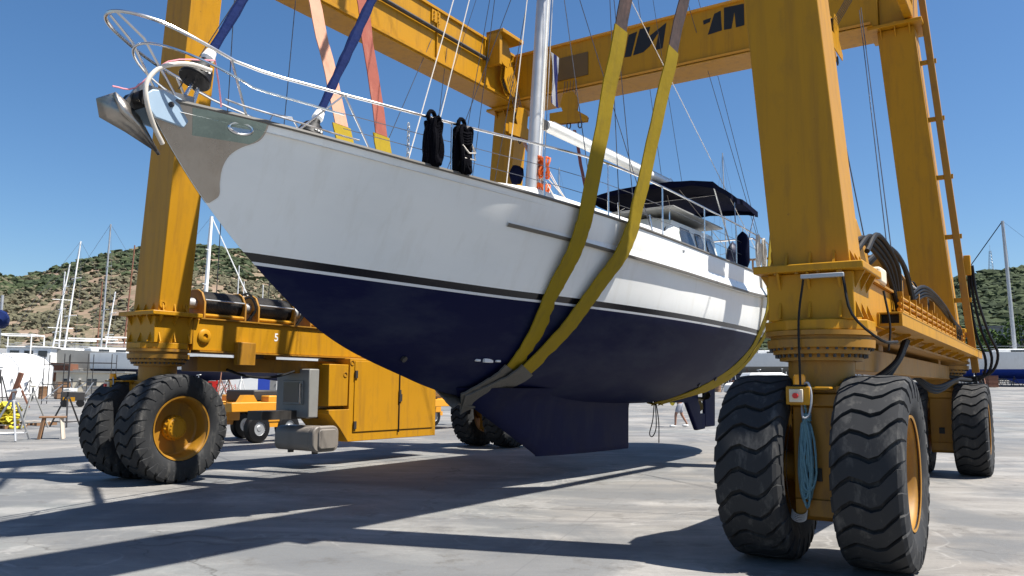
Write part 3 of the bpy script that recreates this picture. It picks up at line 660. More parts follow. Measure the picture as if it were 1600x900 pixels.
for sd in (1, -1):
    for t0, zz, sl_ in ((-1.55, 20.4, 1.15), (-1.0, 15.4, 1.12), (-2.35, 10.7, 0), (-.35, 10.7, 0)):
        if sl_:
            wire(deck_edge(t0, sd, -.05), (S0+sd*sl_, MR(10.8)+.15, 10.88), .0075); wire((S0+sd*sl_, MR(10.8)+.15, 10.88), (S0+sd*.1, MR(zz), zz), .0075)
        else: wire(deck_edge(t0, sd, -.05), (S0+sd*.1, MR(zz), zz), .0075)
        mb = MB(); e = deck_edge(t0, sd, -.05); tp = Vector((S0+sd*1.0, MR(10.8), 10.8)); dd = (tp-e).normalized(); mb.tube([e, e+dd*.34], .016, 7); mb.build('chain_plate', 'steel', boat)
    wire(deck_edge(8.6, sd, -.05), (S0, MR(20.6), 20.6), .0075, name='backstay')
    wire(deck_edge(-3.3, sd, -.3), (S0+sd*.1, MR(14), 14), .005)
wire((S0+.3, 5.0, 6.55), (S0+.05, MR(20.4)+.1, 20.4), .006, name='topping_lift')
for k, (dx, t0, z0) in enumerate(((.10, -1.3, 5.6), (-.08, -1.25, 5.5), (.13, -1.2, 5.9), (.05, -1.22, 5.3))):
    wire((S0+dx, t0, z0), (S0+dx*.7, MR(20)+.12, 20), .006, 'rope_white', 'halyard')
wire((S0+.5, -3.0, 4.8), (S0+.2, MR(19), 19), .009, 'rope_white', 'halyard'); wire((S0-.3, -4.6, 4.6), (S0, MR(18), 18), .009, 'rope_white', 'halyard')
wire((S0-.5, -3.9, 4.6), (S0-.05, MR(17.6), 17.6), .009, 'rope_white', 'halyard')
wire((S0-.05, -8.5, 4.8), (S0, MR(21)-.1, 21), .006, name='forestay')
wire((S0, -6.0, 4.6), (S0, -6.0+.1, 4.62), .02)
wire((S0+1.05, 7.5, 4.6), (S0+.4, 4.0, 6.5), .008, 'rope_white', 'mainsheet'); wire((S0-.2, 6.4, 4.7), (S0, 4.6, 6.55), .008, 'rope_white', 'mainsheet')
wire((S0+1.4, -1.7, 9.6), (S0+1.5, 7.3, 4.9), .007, 'rope_white', 'preventer')
wire((S0+1.45, 8.2, 4.5), (S0+.05, MR(18), 18), .0075, name='running_backstay')
# chain hanging off the deck
mb = MB()
for k in range(9):
    z = 4.48+k*.055; c = deck_edge(-6.05, 1, -.05)+Vector((0, 0, z-4.45)); ax = Vector((1, 0, 0)) if k % 2 else Vector((0, 1, 0))
    mb.tube([c+ax*(.018*math.cos(a))+Vector((0, 0, .034*math.sin(a))) for a in [2*math.pi*i/8 for i in range(9)]], .007, 5)
mb.build('chain', 'galvanised', boat)
# rope tails and orange coils at the mast foot
for cz, cx, n in ((5.58, .10, 6), (5.08, .10, 6)):
    for k in range(n):
        mb = MB(); c = Vector((S0+cx+.022*k, -1.36+.015*k, cz+.02*math.sin(k*2.3))); mb.tube([c+Vector((.075*math.cos(a)+.02*math.sin(3*a+k), .05*math.sin(a*2+k), (.15+.02*(k % 3))*math.sin(a))) for a in [2*math.pi*i/18 for i in range(19)]], .022, 6); mb.build('orange_coil', 'rope_orange', boat)
rnd = random.Random(4)
for k in range(9):
    a = Vector((S0+rnd.uniform(.05, .2), -1.3+rnd.uniform(-.1, .25), rnd.uniform(5.1, 5.7))); b = Vector((S0+rnd.uniform(.3, 1.1), -1.3+rnd.uniform(-.3, 1.2), 4.72))
    mb = MB(); mb.tube(bez([a, (a+b)/2+Vector((rnd.uniform(-.1, .1), rnd.uniform(-.2, .2), -.22)), b], 10), .008, 5); mb.build('rope_tail', 'rope_white', boat)
mb = MB(); mb.blob((S0-.28, -1.5, 5.45), .13, 2, .25, (1, 1, 1.5)); mb.build('winch_cover', 'navy_canvas', boat)
mb = MB(); mb.tube(bez([(S0+.38, 3.0, 1.36), (S0+.33, 3.02, .95), (S0+.27, 2.98, .66), (S0+.33, 3.0, .60), (S0+.39, 3.06, .8), (S0+.37, 3.08, 1.3)], 20), .012, 6); mb.tube(bez([(S0+.37, 3.12, 1.3), (S0+.42, 3.13, .9), (S0+.41, 3.15, .46)], 10), .012, 6); mb.build('hanging_line', 'rope_black', boat)
mb = MB(); rows = []
for i in range(9):
    u = i/8; rows.append([Vector((S0+.13+.10*u+.03*math.sin(v*4+u*2), -1.0+.05*v+.08*u, 7.85-.95*v-.12*u)) for v in [j/10 for j in range(11)]])
mb.grid(rows).build('ensign', 'flag_cloth', boat, smooth=80)

# things carried on the boat
o = thing('anchor', LIFT, (S0, -9.1, 4.4), 'galvanised plough anchor stowed on the bow roller', 'anchor')
mb = MB()
for sd in (1, -1):
    mb.add([(S0, -9.24, 4.52), (S0+sd*.17, -9.32, 4.47), (S0+sd*.20, -9.26, 4.30), (S0+sd*.13, -9.02, 4.20), (S0, -8.70, 4.02), (S0, -8.95, 4.36), (S0, -9.08, 4.46)], [(0, 1, 6), (1, 2, 5, 6), (2, 3, 5), (3, 4, 5)])
b = mb.build('fluke', 'brushed_steel', o, smooth=20); sdm = b.modifiers.new('solid', 'SOLIDIFY'); sdm.thickness = .03
mb = MB(); mb.prism([(S0-.02, -9.12, 4.48), (S0-.02, -9.06, 4.40), (S0-.02, -8.95, 4.58), (S0-.02, -8.35, 4.68), (S0-.02, -8.35, 4.74), (S0-.02, -8.98, 4.70)], (.04, 0, 0)); mb.build('shank', 'brushed_steel', o)
mb = MB(); mb.tube(bez([(S0, -9.26, 4.58), (S0+.05, -9.05, 4.62), (S0+.2, -8.8, 4.95), (S0+.27, -8.3, 5.12)], 14), .009, 5); mb.tube(bez([(S0+.27, -8.3, 5.12), (S0+.22, -8.2, 4.9), (S0+.15, -8.1, 4.68)], 8), .009, 5); mb.build('lashing', 'rope_pink', o)
def coil_bundle(t, label, w_, h_):
    o = thing('rope_bundle', LIFT, tuple(deck_edge(t, 1, -.02, 0)), label, 'rope', 'black rope bundles hung on the guard rail'); rp = rail_pt(t, 1); rnd = random.Random(int(t*100))
    mb = MB()
    for k in range(20):
        dx = rnd.uniform(-.06, .10); dt = rnd.uniform(-w_, w_)*.55; ht = rp.z-zs(t)-.04+rnd.uniform(-.12, .0); P = []
        for i in range(21):
            a = 2*math.pi*i/20; sh_ = 1 if math.sin(a) > 0 else 1.1
            P.append(Vector((rp.x+dx+.03+.03*math.cos(a*2+k), t+dt+w_*.55*math.cos(a)*sh_, zs(t)+.03+ht*.5+ht*.5*math.sin(a))))
        mb.tube(P, .030, 6)
    mb.build('loop', 'rope_black', o)
    mb = MB()
    for k in range(5): mb.tube([Vector((rp.x+.05+.10*math.cos(a), t+.0+(w_*.8)*math.sin(a), rp.z-.14-.035*k+.02*math.sin(a*3))) for a in [2*math.pi*i/14 for i in range(15)]], .026, 6)
    mb.tube([Vector((rp.x+.04, t, rp.z-.08)), Vector((rp.x+.05, t, rp.z-.3)), Vector((rp.x+.05, t+.01, zs(t)+.12))], .1, 8, rs=[w_*.5, w_*.8, w_*1.0])
    mb.build('wrapping', 'rope_black', o)
    mb = MB(); mb.tube([Vector((rp.x+.02, t+.07*math.cos(a), rp.z+.0+.08*math.sin(a))) for a in [2*math.pi*i/12 for i in range(13)]], .028, 6); mb.build('hitch', 'rope_black', o)
    return o
coil_bundle(-5.72, 'slim black rope bundle hanging from the guard rail, forward of the thicker one', .075, .8)
ob_ = coil_bundle(-5.24, 'thick black rope bundle with pale lashing hanging from the guard rail', .115, .8)
rp = rail_pt(-5.24, 1); mb = MB(); mb.tube([(rp.x+.14, -5.37, rp.z-.32), (rp.x+.15, -5.24, rp.z-.40), (rp.x+.14, -5.08, rp.z-.36), (rp.x+.14, -5.17, rp.z-.26), (rp.x+.14, -5.08, rp.z-.46), (rp.x+.13, -5.32, rp.z-.48)], .011, 5); mb.build('pale_lashing', 'rope_white', ob_)
fd = thing('fender', LIFT, tuple(rail_pt(4.75, 1)-Vector((0, 0, .95))), 'navy blue fender hanging upright on the rail beside the pilothouse', 'fender')
rp = rail_pt(4.75, 1); mb = MB(); mb.lathe([(.0, -.95), (.10, -.92), (.15, -.8), (.15, -.30), (.11, -.18), (.03, -.10), (.0, -.08)], rp+Vector((-.02, 0, 0)), (0, 0, 1), 18); mb.build('body', 'navy_canvas', fd)
mb = MB(); mb.tube([rp-Vector((.02, 0, .1)), rp+Vector((0, 0, .02))], .01, 6); mb.build('lanyard', 'rope_white', fd)
o = thing('lifebuoy', LIFT, (S0+1.72, 7.6, 4.5), 'red horseshoe lifebuoy hung at the stern rail', 'lifebuoy')
mb = MB(); mb.tube([Vector((S0+1.72, 7.6+.20*math.cos(a), 4.85+.27*math.sin(a))) for a in [R(-70+320*i/22) for i in range(23)]], .075, 10); mb.build('float', 'red_plastic', o)
mb = MB(); mb.cbox((S0+1.80, 7.6, 5.12), (.03, .1, .10)); mb.build('white_band', 'white_paint', o)
rnd = random.Random(9)
for t, lbl in ((5.75, 'grey rope coil hung on the stern rail beside the dark canvas bag'), (6.35, 'long pale rope coil hung on the rail near the stern arch')):
    rp = rail_pt(t, 1); o = thing('rope_coil', LIFT, tuple(rp-Vector((0, 0, .9))), lbl, 'rope', 'coils on the stern rail'); mb = MB()
    for k in range(7):
        P = []
        for i in range(19):
            a = 2*math.pi*i/18; P.append(rp+Vector((.05+rnd.uniform(-.01, .01)+k*.008, .10*math.cos(a)*(1+.2*rnd.random()), -.42+.40*math.sin(a))))
        mb.tube(P, .012, 5)
    mb.build('loop', 'rope_white', o)
mb = MB(); mb.blob((S0+1.45, 5.2, 4.75), .30, 2, .12, (.5, .8, 1.1)); mb.top('canvas_bag', 'navy_paint', LIFT, (S0+1.45, 5.2, 4.42), 'dark canvas bag on the side deck beside the fender', 'bag')

# ------------------------------------------------------------------ travel lift
HW, HL, LEAN = 5.513, 5.098, .078
lift = thing('travel_lift', LIFT, (0, 0, 0), 'big yellow four legged travel lift straddling the white sailboat', 'boat hoist')
def pmesh(me, mt): me.materials.append(MATS[mt]); return me
# --- wheel meshes, axis x, outer face towards +x
TR, TW = .90, .60
def tyre_mesh():
    mb = MB(); n = 72
    prof = [(.52, -.24), (.56, -.275), (.66, -.305), (.76, -.30), (.82, -.285), (.845, -.262), (.855, -.20), (.858, 0), (.855, .20), (.845, .262), (.82, .285), (.76, .30), (.66, .305), (.56, .275), (.52, .24)]
    rows = [[Vector((x, r*math.cos(2*math.pi*k/n), r*math.sin(2*math.pi*k/n))) for k in range(n)] for r, x in prof]; mb.grid(rows, close_v=True)
    mb.grid([[Vector((x, .53*math.cos(2*math.pi*k/n), .53*math.sin(2*math.pi*k/n))) for k in range(n)] for x in (-.29, -.296)], close_v=True)
    NL = 27; pit = 2*math.pi/NL; half = pit*.385
    cross = [(-.309, .70), (-.306, .79), (-.292, .855), (-.262, .888), (-.20, .897), (-.12, .90), (-.04, .90), (.04, .90), (.12, .90), (.20, .897), (.262, .888), (.292, .855), (.306, .79), (.309, .70)]
    for l in range(NL):
        rows = []
        for i, (x, r) in enumerate(cross):
            v = max(-1, min(1, x/.29)); off = -.11*v+.065*math.sin(v*4.4+.4); th = l*pit+off
            hh = half*(1 if abs(x) < .27 else (.86 if r > .83 else (.62 if r > .75 else .3))); inn = .80 if r > .84 else r-.03
            rows.append([Vector((x, R_*math.cos(th+s), R_*math.sin(th+s))) if False else Vector((x*(1 if k in (1, 2) else .93), R_*math.cos(th+s), R_*math.sin(th+s))) for k, (R_, s) in enumerate(((inn, -hh*1.12), (r, -hh), (r, hh), (inn, hh*1.12)))])
        mb.grid(rows)
        mb.add(rows[0], [(0, 1, 2, 3)]); mb.add(rows[-1], [(3, 2, 1, 0)])
    return pmesh(mb.mesh('tyre', smooth=28), 'rubber')
def rim_mesh():
    mb = MB(); mb.lathe([(.505, .262), (.53, .268), (.53, .245), (.50, .225), (.485, .20), (.47, .12), (.45, .02), (.42, -.01), (.20, -.01), (0, -.01)], (0, 0, 0), (1, 0, 0), 48)
    mb.lathe([(.53, -.26), (.50, -.24), (.47, -.12), (.45, -.02), (.20, -.02), (0, -.02)], (0, 0, 0), (1, 0, 0), 48)
    return pmesh(mb.mesh('rim', smooth=30), 'yellow_dirty')  # darker yellow holds both grime and the brown of a shaded rim
def hub_mesh():
    mb = MB(); mb.lathe([(.21, -.01), (.21, .05), (.185, .065), (.175, .13), (.155, .145), (0, .15)], (0, 0, 0), (1, 0, 0), 32)
    for k in range(16):
        a = 2*math.pi*k/16; mb.cyl((.05, .197*math.cos(a), .197*math.sin(a)), (.085, .197*math.cos(a), .197*math.sin(a)), .016, n=6)
        mb.cyl((.145, .14*math.cos(a), .14*math.sin(a)), (.158, .14*math.cos(a), .14*math.sin(a)), .012, n=6)
    return pmesh(mb.mesh('hub', smooth=30), 'yellow_paint')
TYRE, RIM, HUB = tyre_mesh(), rim_mesh(), hub_mesh()
def wheel(s, t, out, rot, parent=lift, z=.90):
    o = bpy.data.objects.new('wheel', RIM); COL.objects.link(o); o.parent = parent; o.location = (s, t, z); o.rotation_euler = (rot, 0, 0 if out > 0 else math.pi)
    for nm, me in (('tyre', TYRE), ('hub', HUB)):
        c = bpy.data.objects.new(nm, me); COL.objects.link(c); c.parent = o
    return o
def corner(i, j):
    s, t = i*HW, j*HL
    for k, dx in ((1, .52), (-1, -.52)): wheel(s+dx, t, k, random.random()*.23)
    mb = MB(); mb.prism([(s-.21, t-.32, 1.50), (s-.21, t-.32, .62), (s-.21, t-.22, .42), (s-.21, t+.22, .42), (s-.21, t+.32, .62), (s-.21, t+.32, 1.50)], (.42, 0, 0)); yk = mb.build('yoke', 'yellow_dirty', lift, bevel=.015)
    mb = MB(); mb.cyl((s-.5, t, .9), (s+.5, t, .9), .15, n=16); mb.build('axle', 'yellow_dirty', yk)
    mb = MB(); mb.cbox((s, t-.325, .86), (.10, .02, .12)); mb.build('dark_hatch_plate', 'black_paint', yk)  # black plate painted in for the dark inside of an opening
    mb = MB(); mb.cbox((s, t-.325, .55), (.40, .03, .16)); mb.build('cover_plate', 'yellow_dirty', yk, bevel=.008)
    mb = MB(); mb.cbox((s, t, 1.56), (.52, .72, .12)); mb.cbox((s, t, 1.655), (.50, .62, .07)); mb.build('yoke_head', 'yellow_dirty', lift, bevel=.012)
    for dx in (-.23, .23): mb = MB(); mb.prism([(s+dx-.015, t-.36, 1.50), (s+dx-.015, t-.38, 1.69), (s+dx-.015, t-.30, 1.69), (s+dx-.015, t-.32, 1.30)], (.03, 0, 0)); mb.build('gusset', 'yellow_dirty', lift)
    mb = MB(); mb.cyl((s, t, 1.69), (s, t, 1.965), .31, n=32); mb.build('kingpin', 'yellow_dirty', lift)
    mb = MB(); mb.lathe([(.33, 1.93), (.39, 1.935), (.39, 1.99), (.45, 2.0), (.45, 2.05), (.50, 2.06), (.505, 2.135), (.47, 2.14), (.47, 2.17), (.52, 2.175), (.52, 2.22), (.3, 2.22)], (s, t, 0), (0, 0, 1), 48); rg = mb.build('slewing_ring', 'yellow_dirty', lift)
    mb = MB()
    for k in range(36): a = 2*math.pi*k/36; mb.cyl((s+.42*math.cos(a), t+.42*math.sin(a), 1.965), (s+.42*math.cos(a), t+.42*math.sin(a), 2.0), .016, n=6)
    for k in range(36): a = 2*math.pi*k/36; mb.cyl((s+.475*math.cos(a), t+.475*math.sin(a), 2.035), (s+.475*math.cos(a), t+.475*math.sin(a), 2.06), .014, n=6)
    tag(mb.build('ring_bolts', 'dark_steel', rg), kind='stuff')
    mb = MB(); mb.prism([(s+.50*math.cos(a)*1.05, t+.50*math.sin(a)*1.05, 2.222) for a in [2*math.pi*(k+.5)/8 for k in range(8)]], (0, 0, .10)); mb.build('turntable_plate', 'yellow_paint', lift, bevel=.01)
    mb = MB(); mb.cbox((s, t, 2.55), (.80, .74, .46)); mb.build('base_housing', 'yellow_paint', lift, bevel=.012)
    mb = MB(); mb.cbox((s, t, 2.82), (1.02, .96, .075)); mb.build('flange', 'yellow_paint', lift, bevel=.012)
    mb = MB()
    for e in (-.28, 0, .28):
        for sg in (1, -1):
            mb.prism([(s+e-.011, t+sg*.371, 2.34), (s+e-.011, t+sg*.43, 2.34), (s+e-.011, t+sg*.371, 2.50)], (.022, 0, 0)); mb.prism([(s+e-.011, t+sg*.371, 2.78), (s+e-.011, t+sg*.46, 2.78), (s+e-.011, t+sg*.371, 2.62)], (.022, 0, 0))
            mb.prism([(s+sg*.401, t+e-.011, 2.34), (s+sg*.46, t+e-.011, 2.34), (s+sg*.401, t+e-.011, 2.50)], (0, .022, 0)); mb.prism([(s+sg*.401, t+e-.011, 2.78), (s+sg*.49, t+e-.011, 2.78), (s+sg*.401, t+e-.011, 2.62)], (0, .022, 0))
            mb.prism([(s+e*.8-.011, t+sg*.301, 2.86), (s+e*.8-.011, t+sg*.36, 2.86), (s+e*.8-.011, t+sg*.301, 3.00)], (.022, 0, 0)); mb.prism([(s+sg*.363-.004*i, t+e*.8-.011, 2.86), (s+sg*.42, t+e*.8-.011, 2.86), (s+sg*.363-.012*i, t+e*.8-.011, 3.00)], (0, .022, 0))
    tag(mb.build('stiffener', 'yellow_paint', lift, smooth=0), kind='stuff')
    mb = MB()
    for e in (-.3, -.1, .1, .3):
        for sg in (1, -1): mb.cyl((s+e, t+sg*.445, 2.765), (s+e, t+sg*.445, 2.785), .018, n=6)
    tag(mb.build('flange_bolts', 'yellow_dirty', lift), kind='stuff')
    z0, z1 = 2.858, 9.30; d = -i*LEAN*(z1-z0)
    q = lambda dz, sx, st, dd: (s+dd+sx*.363, t+st*.30, dz)
    mb = MB(); mb.hexa([q(z0, -1, -1, 0), q(z0, 1, -1, 0), q(z0, 1, 1, 0), q(z0, -1, 1, 0), q(z1, -1, -1, d), q(z1, 1, -1, d), q(z1, 1, 1, d), q(z1, -1, 1, d)]); lg = mb.build('leg', 'yellow_paint', lift, bevel=.012)
    for st in (-1, 1):
        mb = MB(); c = Vector((s-i*.363*.0+(.37 if i < 0 else -.37), t+st*.22, 2.98)); mb.lathe([(.07, -.015), (.07, .015), (.03, .015), (.03, -.015), (.07, -.015)], c, (1, 0, 0), 14); mb.build('lifting_eye', 'yellow_paint', lg)
    mb = MB(); mb.cbox((s+d, t, 9.345), (1.06, .98, .075)); mb.build('top_flange', 'yellow_paint', lift, bevel=.012)
    mb = MB()
    for e in (-.28, 0, .28):
        for sg in (1, -1): mb.prism([(s+d+e-.011, t+sg*.30, 9.305), (s+d+e-.011, t+sg*.44, 9.305), (s+d+e-.011, t+sg*.30, 9.12)], (.022, 0, 0))
    tag(mb.build('stiffener', 'yellow_paint', lift, smooth=0), kind='stuff')
for i in (-1, 1):
    for j in (-1, 1): corner(i, j)
TS = HW-LEAN*6.5                                   # top beam centre line
for i in (-1, 1):
    BI, BT = (.36, 10.78) if i < 0 else (.34, 10.78)
    mb = MB()
    if i < 0: mb.box((-(TS-.36), -9.3, 9.385), (-(TS+.36), 5.62, BT))
    else: mb.box((TS-.34, -9.3, 9.385), (TS+.30, -.7, BT)); mb.hexa([(TS-.34, -.7, 9.385), (TS+.30, -.7, 9.385), (TS+.36, .3, 9.42), (TS+.2, .3, 9.42), (TS-.34, -.7, BT), (TS+.30, -.7, BT), (TS+.36, .3, 9.7), (TS+.2, .3, 9.7)]); mb.box((TS+.2, .3, 9.42), (TS+.36, 3.9, 9.7)); mb.box((TS+.2, 3.9, 9.42), (TS+.36, 4.75, 9.7)); mb.box((TS-.30, 4.75, 9.385), (TS+.36, 5.62, BT))  # right beam slimmed aft, out of view, so sun reaches the upper stern
    tb = mb.build('top_beam', 'yellow_paint', lift, bevel=.015)
    mb = MB()
    for zz in (9.42, BT-.07): mb.box((i*(TS-BI-.06), -9.3, zz), (i*(TS-BI-.002), 4.6 if i < 0 else -.7, zz+.065))
    mb.build('beam_lip', 'yellow_paint', tb)
    mb = MB()
    for t0 in ((-3.6, -1.2, 1.2, 3.2) if i < 0 else (-3.6, -1.2)): mb.box((i*(TS-BI-.05), t0, 9.487), (i*(TS-BI-.002), t0+.03, BT-.072))
    mb.build('web_stiffener', 'yellow_paint', tb)
    mb = MB(); mb.tube([(i*(TS-BI-.07), -4.5, 10.18), (i*(TS-BI-.07), 3.3 if i < 0 else -.8, 10.18)], .05, 8); mb.build('pipe', 'dark_steel', tb)
    for t0 in ((-2.4, 1.0) if i < 0 else (-2.4,)):
        mb = MB(); mb.box((i*(TS-BI-.04), t0, BT-.4), (i*(TS-BI-.003), t0+.32, BT-.1))
        for k in range(3):
            for l in range(2): mb.cyl((i*(TS-BI-.04), t0+.08+.16*l, BT-.35+.1*k), (i*(TS-BI-.07), t0+.08+.16*l, BT-.35+.1*k), .025, n=6)
        mb.build('valve_plate', 'yellow_paint', tb)
    # lower side beam between the legs
    mb = MB(); mb.box((i*5.115, -4.72, 2.22), (i*5.90, 4.72, 2.775)); sb = mb.build('side_beam', 'yellow_paint', lift, bevel=.012)
    mb = MB(); mb.box((i*5.07, -4.60, 2.775), (i*5.94, 4.60, 2.80)); mb.box((i*5.07, -4.60, 2.195), (i*5.94, 4.60, 2.22)); mb.build('beam_flange', 'yellow_dirty', sb)
    mb = MB(); mb.box((i*5.25, -4.5, 1.86), (i*5.72, 4.5, 2.12)); mb.build('steering_beam', 'yellow_dirty', sb, bevel=.01)
    mb = MB(); mb.tube(sag((i*5.22, -3.9, 1.9), (i*5.22, -2.3, 1.9), .14), .025, 7); mb.build('hose', 'black_rubber', sb)
    for t0 in (-3.0, 3.0):
        mb = MB(); mb.box((i*5.3, t0, 2.12), (i*5.7, t0+.3, 2.196)); mb.build('spacer', 'yellow_dirty', sb)
mb = MB(); mb.box((-(TS-.365), 4.64, 9.39), (TS-.305, 5.50, 10.76)); cb = mb.build('cross_beam', 'yellow_paint', lift, bevel=.015)
mb = MB()
for zz in (9.425, 10.70): mb.box((-(TS-.45), 4.58, zz), (TS-.45, 4.64, zz+.06))
mb.build('beam_lip', 'orange_yellow', cb)
mb = MB(); mb.box((-(TS-.4), 4.56, 9.375), (TS-.4, 5.56, 9.392)); mb.build('bottom_plate', 'yellow_paint', cb)
mb = MB(); mb.cbox((-2.85, 4.625, 10.05), (1.1, .03, .62)); mb.build('dark_panel', 'dark_panel', cb)
LET = [[(-1.14, 10.55), (-.90, 10.59), (-1.07, 9.97), (-1.26, 9.98)], [(-1.37, 10.12), (-1.31, 10.13), (-1.32, 10.0), (-1.38, 9.98)],
       [(-.83, 10.63), (-.54, 10.63), (-.62, 10.36), (-.11, 10.63), (-.22, 9.99), (-.42, 9.98), (-.31, 10.44), (-.56, 10.12), (-.74, 10.0), (-1.02, 9.98)],
       [(.83, 10.45), (1.03, 10.47), (1.0, 10.37), (.84, 10.34)], [(1.11, 10.55), (1.27, 10.59), (1.29, 10.09), (.94, 10.06)],
       [(1.35, 10.64), (1.83, 10.62), (1.83, 10.09), (1.63, 10.08), (1.60, 10.47), (1.52, 10.08), (1.34, 10.09)]]
for pl in LET:
    mb = MB(); mb.add([(x, 4.634, z) for x, z in pl], [tuple(range(len(pl)))]); mb.build('painted_letter', 'black_paint', cb)
# number on the left side beam
tx = bpy.data.curves.new('number', 'FONT'); tx.body = '5'; tx.size = .21; tx.offset = .004; to = bpy.data.objects.new('number', tx); COL.objects.link(to)
bpy.context.view_layer.update(); tm = to.evaluated_get(bpy.context.evaluated_depsgraph_get()).to_mesh(); tv = [v.co.copy() for v in tm.vertices]; tf = [list(p.vertices) for p in tm.polygons]; to.to_mesh_clear; bpy.data.objects.remove(to)
mb = MB(); mb.add([(-5.112, -2.93+v.x, 2.47+v.y) for v in tv], tf); mb.build('number_five', 'stripe_white', lift)
mb = MB(); mb.lathe([(.13, 0), (.13, .03), (.10, .05), (.05, .055), (.05, .03), (0, .03)], (-5.115, -4.5, 2.47), (1, 0, 0), 24); mb.build('pivot_boss', 'yellow_paint', lift)
mb = MB(); mb.box((-5.11, -3.85, 1.98), (-4.99, -3.45, 2.40)); mb.build('junction_box', 'yellow_dirty', lift, bevel=.01)
# winch drums on the left beam
def drum(t0, side=-1):
    c = side*5.52; mb = MB(); mb.cyl((c, t0, 3.08), (c, t0+.86, 3.08), .23, n=28); d = mb.build('winch_drum', 'black_rubber', lift)
    mb = MB()
    for k in range(22): mb.lathe([(.232, 0), (.242, .012), (.232, .024)], (c, t0+.09+k*.031, 3.08), (0, 1, 0), 28)
    tag(mb.build('wire_turns', 'dark_steel', d), kind='stuff')
    for tt in (t0-.03, t0+.86):
        mb = MB(); mb.prism([(c-.30, tt, 2.80), (c+.30, tt, 2.80), (c+.30, tt, 3.10), (c+.20, tt, 3.28), (c+.08, tt, 3.34), (c-.08, tt, 3.34), (c-.20, tt, 3.28), (c-.30, tt, 3.10)], (0, .04, 0)); mb.build('cheek_plate', 'yellow_dirty', d, bevel=.006)
    mb = MB(); mb.tube([(c+.28, t0, 3.14), (c+.28, t0+.86, 3.14)], .016, 6); mb.build('guard_bar', 'galvanised', d)
    mb = MB(); mb.tube([(c+.26, t0, 2.86), (c+.26, t0+.86, 2.86)], .035, 8); mb.build('tie_bar', 'yellow_paint', d)
    mb = MB(); mb.cyl((c, t0-.34, 3.08), (c, t0-.03, 3.08), .10, n=16); mb.cyl((c, t0-.30, 3.08), (c, t0-.2, 3.08), .13, n=16); mb.build('hydraulic_motor', 'galvanised', d)
    mb = MB(); mb.tube(bez([(c+.1, t0+.9, 3.2), (c+.2, t0+1.06, 3.28), (c+.26, t0+1.14, 3.05), (c+.2, t0+1.02, 2.82)], 14), .02, 6); mb.tube(bez([(c+.0, t0+.9, 3.28), (c+.1, t0+1.1, 3.36), (c+.16, t0+1.2, 3.1), (c+.1, t0+1.08, 2.82)], 14), .02, 6); mb.build('hose', 'black_rubber', d)
for t0 in (-4.42, -3.22, -1.9, 1.4): drum(t0)
for t0 in (-2.6, -1.0, .8): drum(t0, 1)
# engine cabinet
mb = MB(); mb.prism([(-5.88, t, z) for t, z in ((-1.06, 2.19), (1.82, 2.19), (1.82, .47), (-1.06, .46), (-1.30, .74), (-1.63, 1.05), (-1.63, 1.13), (-1.06, 1.13))], (.975, 0, 0)); cab = mb.build('engine_cabinet', 'yellow_paint', lift, bevel=.01)
mb = MB(); mb.box((-5.88, -1.63, 1.20), (-4.93, -1.08, 2.06)); mb.build('side_locker', 'yellow_paint', cab, bevel=.012)
for t0, t1 in ((-.93, .47), (.50, 1.70)):
    mb = MB(); mb.box((-4.90, t0, .66), (-4.885, t1, 2.14)); dr = mb.build('door', 'yellow_paint', cab, bevel=.005)
    mb = MB()
    for zz in ((.80, 1.86) if t0 < 0 else (1.36,)): mb.cbox((-4.875, t0+.03, zz), (.03, .07, .16))
    mb.build('hinge', 'dark_steel', dr)
mb = MB(); mb.box((-4.885, .468, .60), (-4.87, .50, 2.16)); mb.build('door_seal', 'black_rubber', cab)
mb = MB()
for zz in (1.33, 1.47): mb.cbox((-4.865, .49, zz), (.03, .06, .13))
mb.build('latch', 'dark_steel', cab)
mb = MB()
for tt, zz in ((-1.17, 1.85), (-1.0, 2.10)): mb.lathe([(.055, 0), (.055, .012), (.04, .012), (.04, 0)], (-4.905 if tt > -1.05 else -4.93, tt, zz), (1, 0, 0), 16)
mb.build('lock_ring', 'yellow_dirty', cab)
mb = MB(); mb.box((-5.85, -1.9, 1.2), (-5.5, -1.64, 2.1)); mb.box((-5.7, -3.0, .95), (-5.3, 1.5, 1.12)); mb.build('mounting_frame', 'dark_steel', cab)
mb = MB(); mb.box((-5.93, -2.12, .98), (-4.97, -1.86, 1.95)); cbx = mb.build('control_box', 'grey_paint', lift, bevel=.02)
mb = MB(); mb.box((-5.72, -2.145, 1.24), (-5.12, -2.12, 1.72)); mb.build('screen_door', 'grey_paint', cbx, bevel=.01)
mb = MB(); mb.box((-5.68, -2.15, 1.28), (-5.24, -2.145, 1.68)); mb.build('screen', 'window_glass', cbx)
mb = MB(); mb.tube([(-5.15, -2.18, 1.26), (-5.15, -2.18, 1.66)], .02, 8); mb.build('handle', 'steel', cbx)
def rbox(mb, c, d, r, axis, n=5):
    """rounded-section bar along x"""
    x0, x1 = c[0]-d[0]/2, c[0]+d[0]/2; P = []
    for (sy, sz, a0) in ((1, 1, 0), (-1, 1, 90), (-1, -1, 180), (1, -1, 270)):
        for k in range(n+1): a = R(a0+90*k/n); P.append((c[1]+sy*(d[1]/2-r)+r*math.cos(a), c[2]+sz*(d[2]/2-r)+r*math.sin(a)))
    return mb.prism([(x0, y, z) for y, z in P], (x1-x0, 0, 0))
mb = MB(); rbox(mb, (-5.32, -1.88, .57), (1.0, .66, .48), .14, 0); tk = mb.build('fuel_tank', 'tank_grey', lift, bevel=.012)
mb = MB(); rbox(mb, (-4.76, -1.88, .57), (.14, .69, .51), .15, 0); mb.build('end_cap', 'tank_grey', tk, bevel=.03)
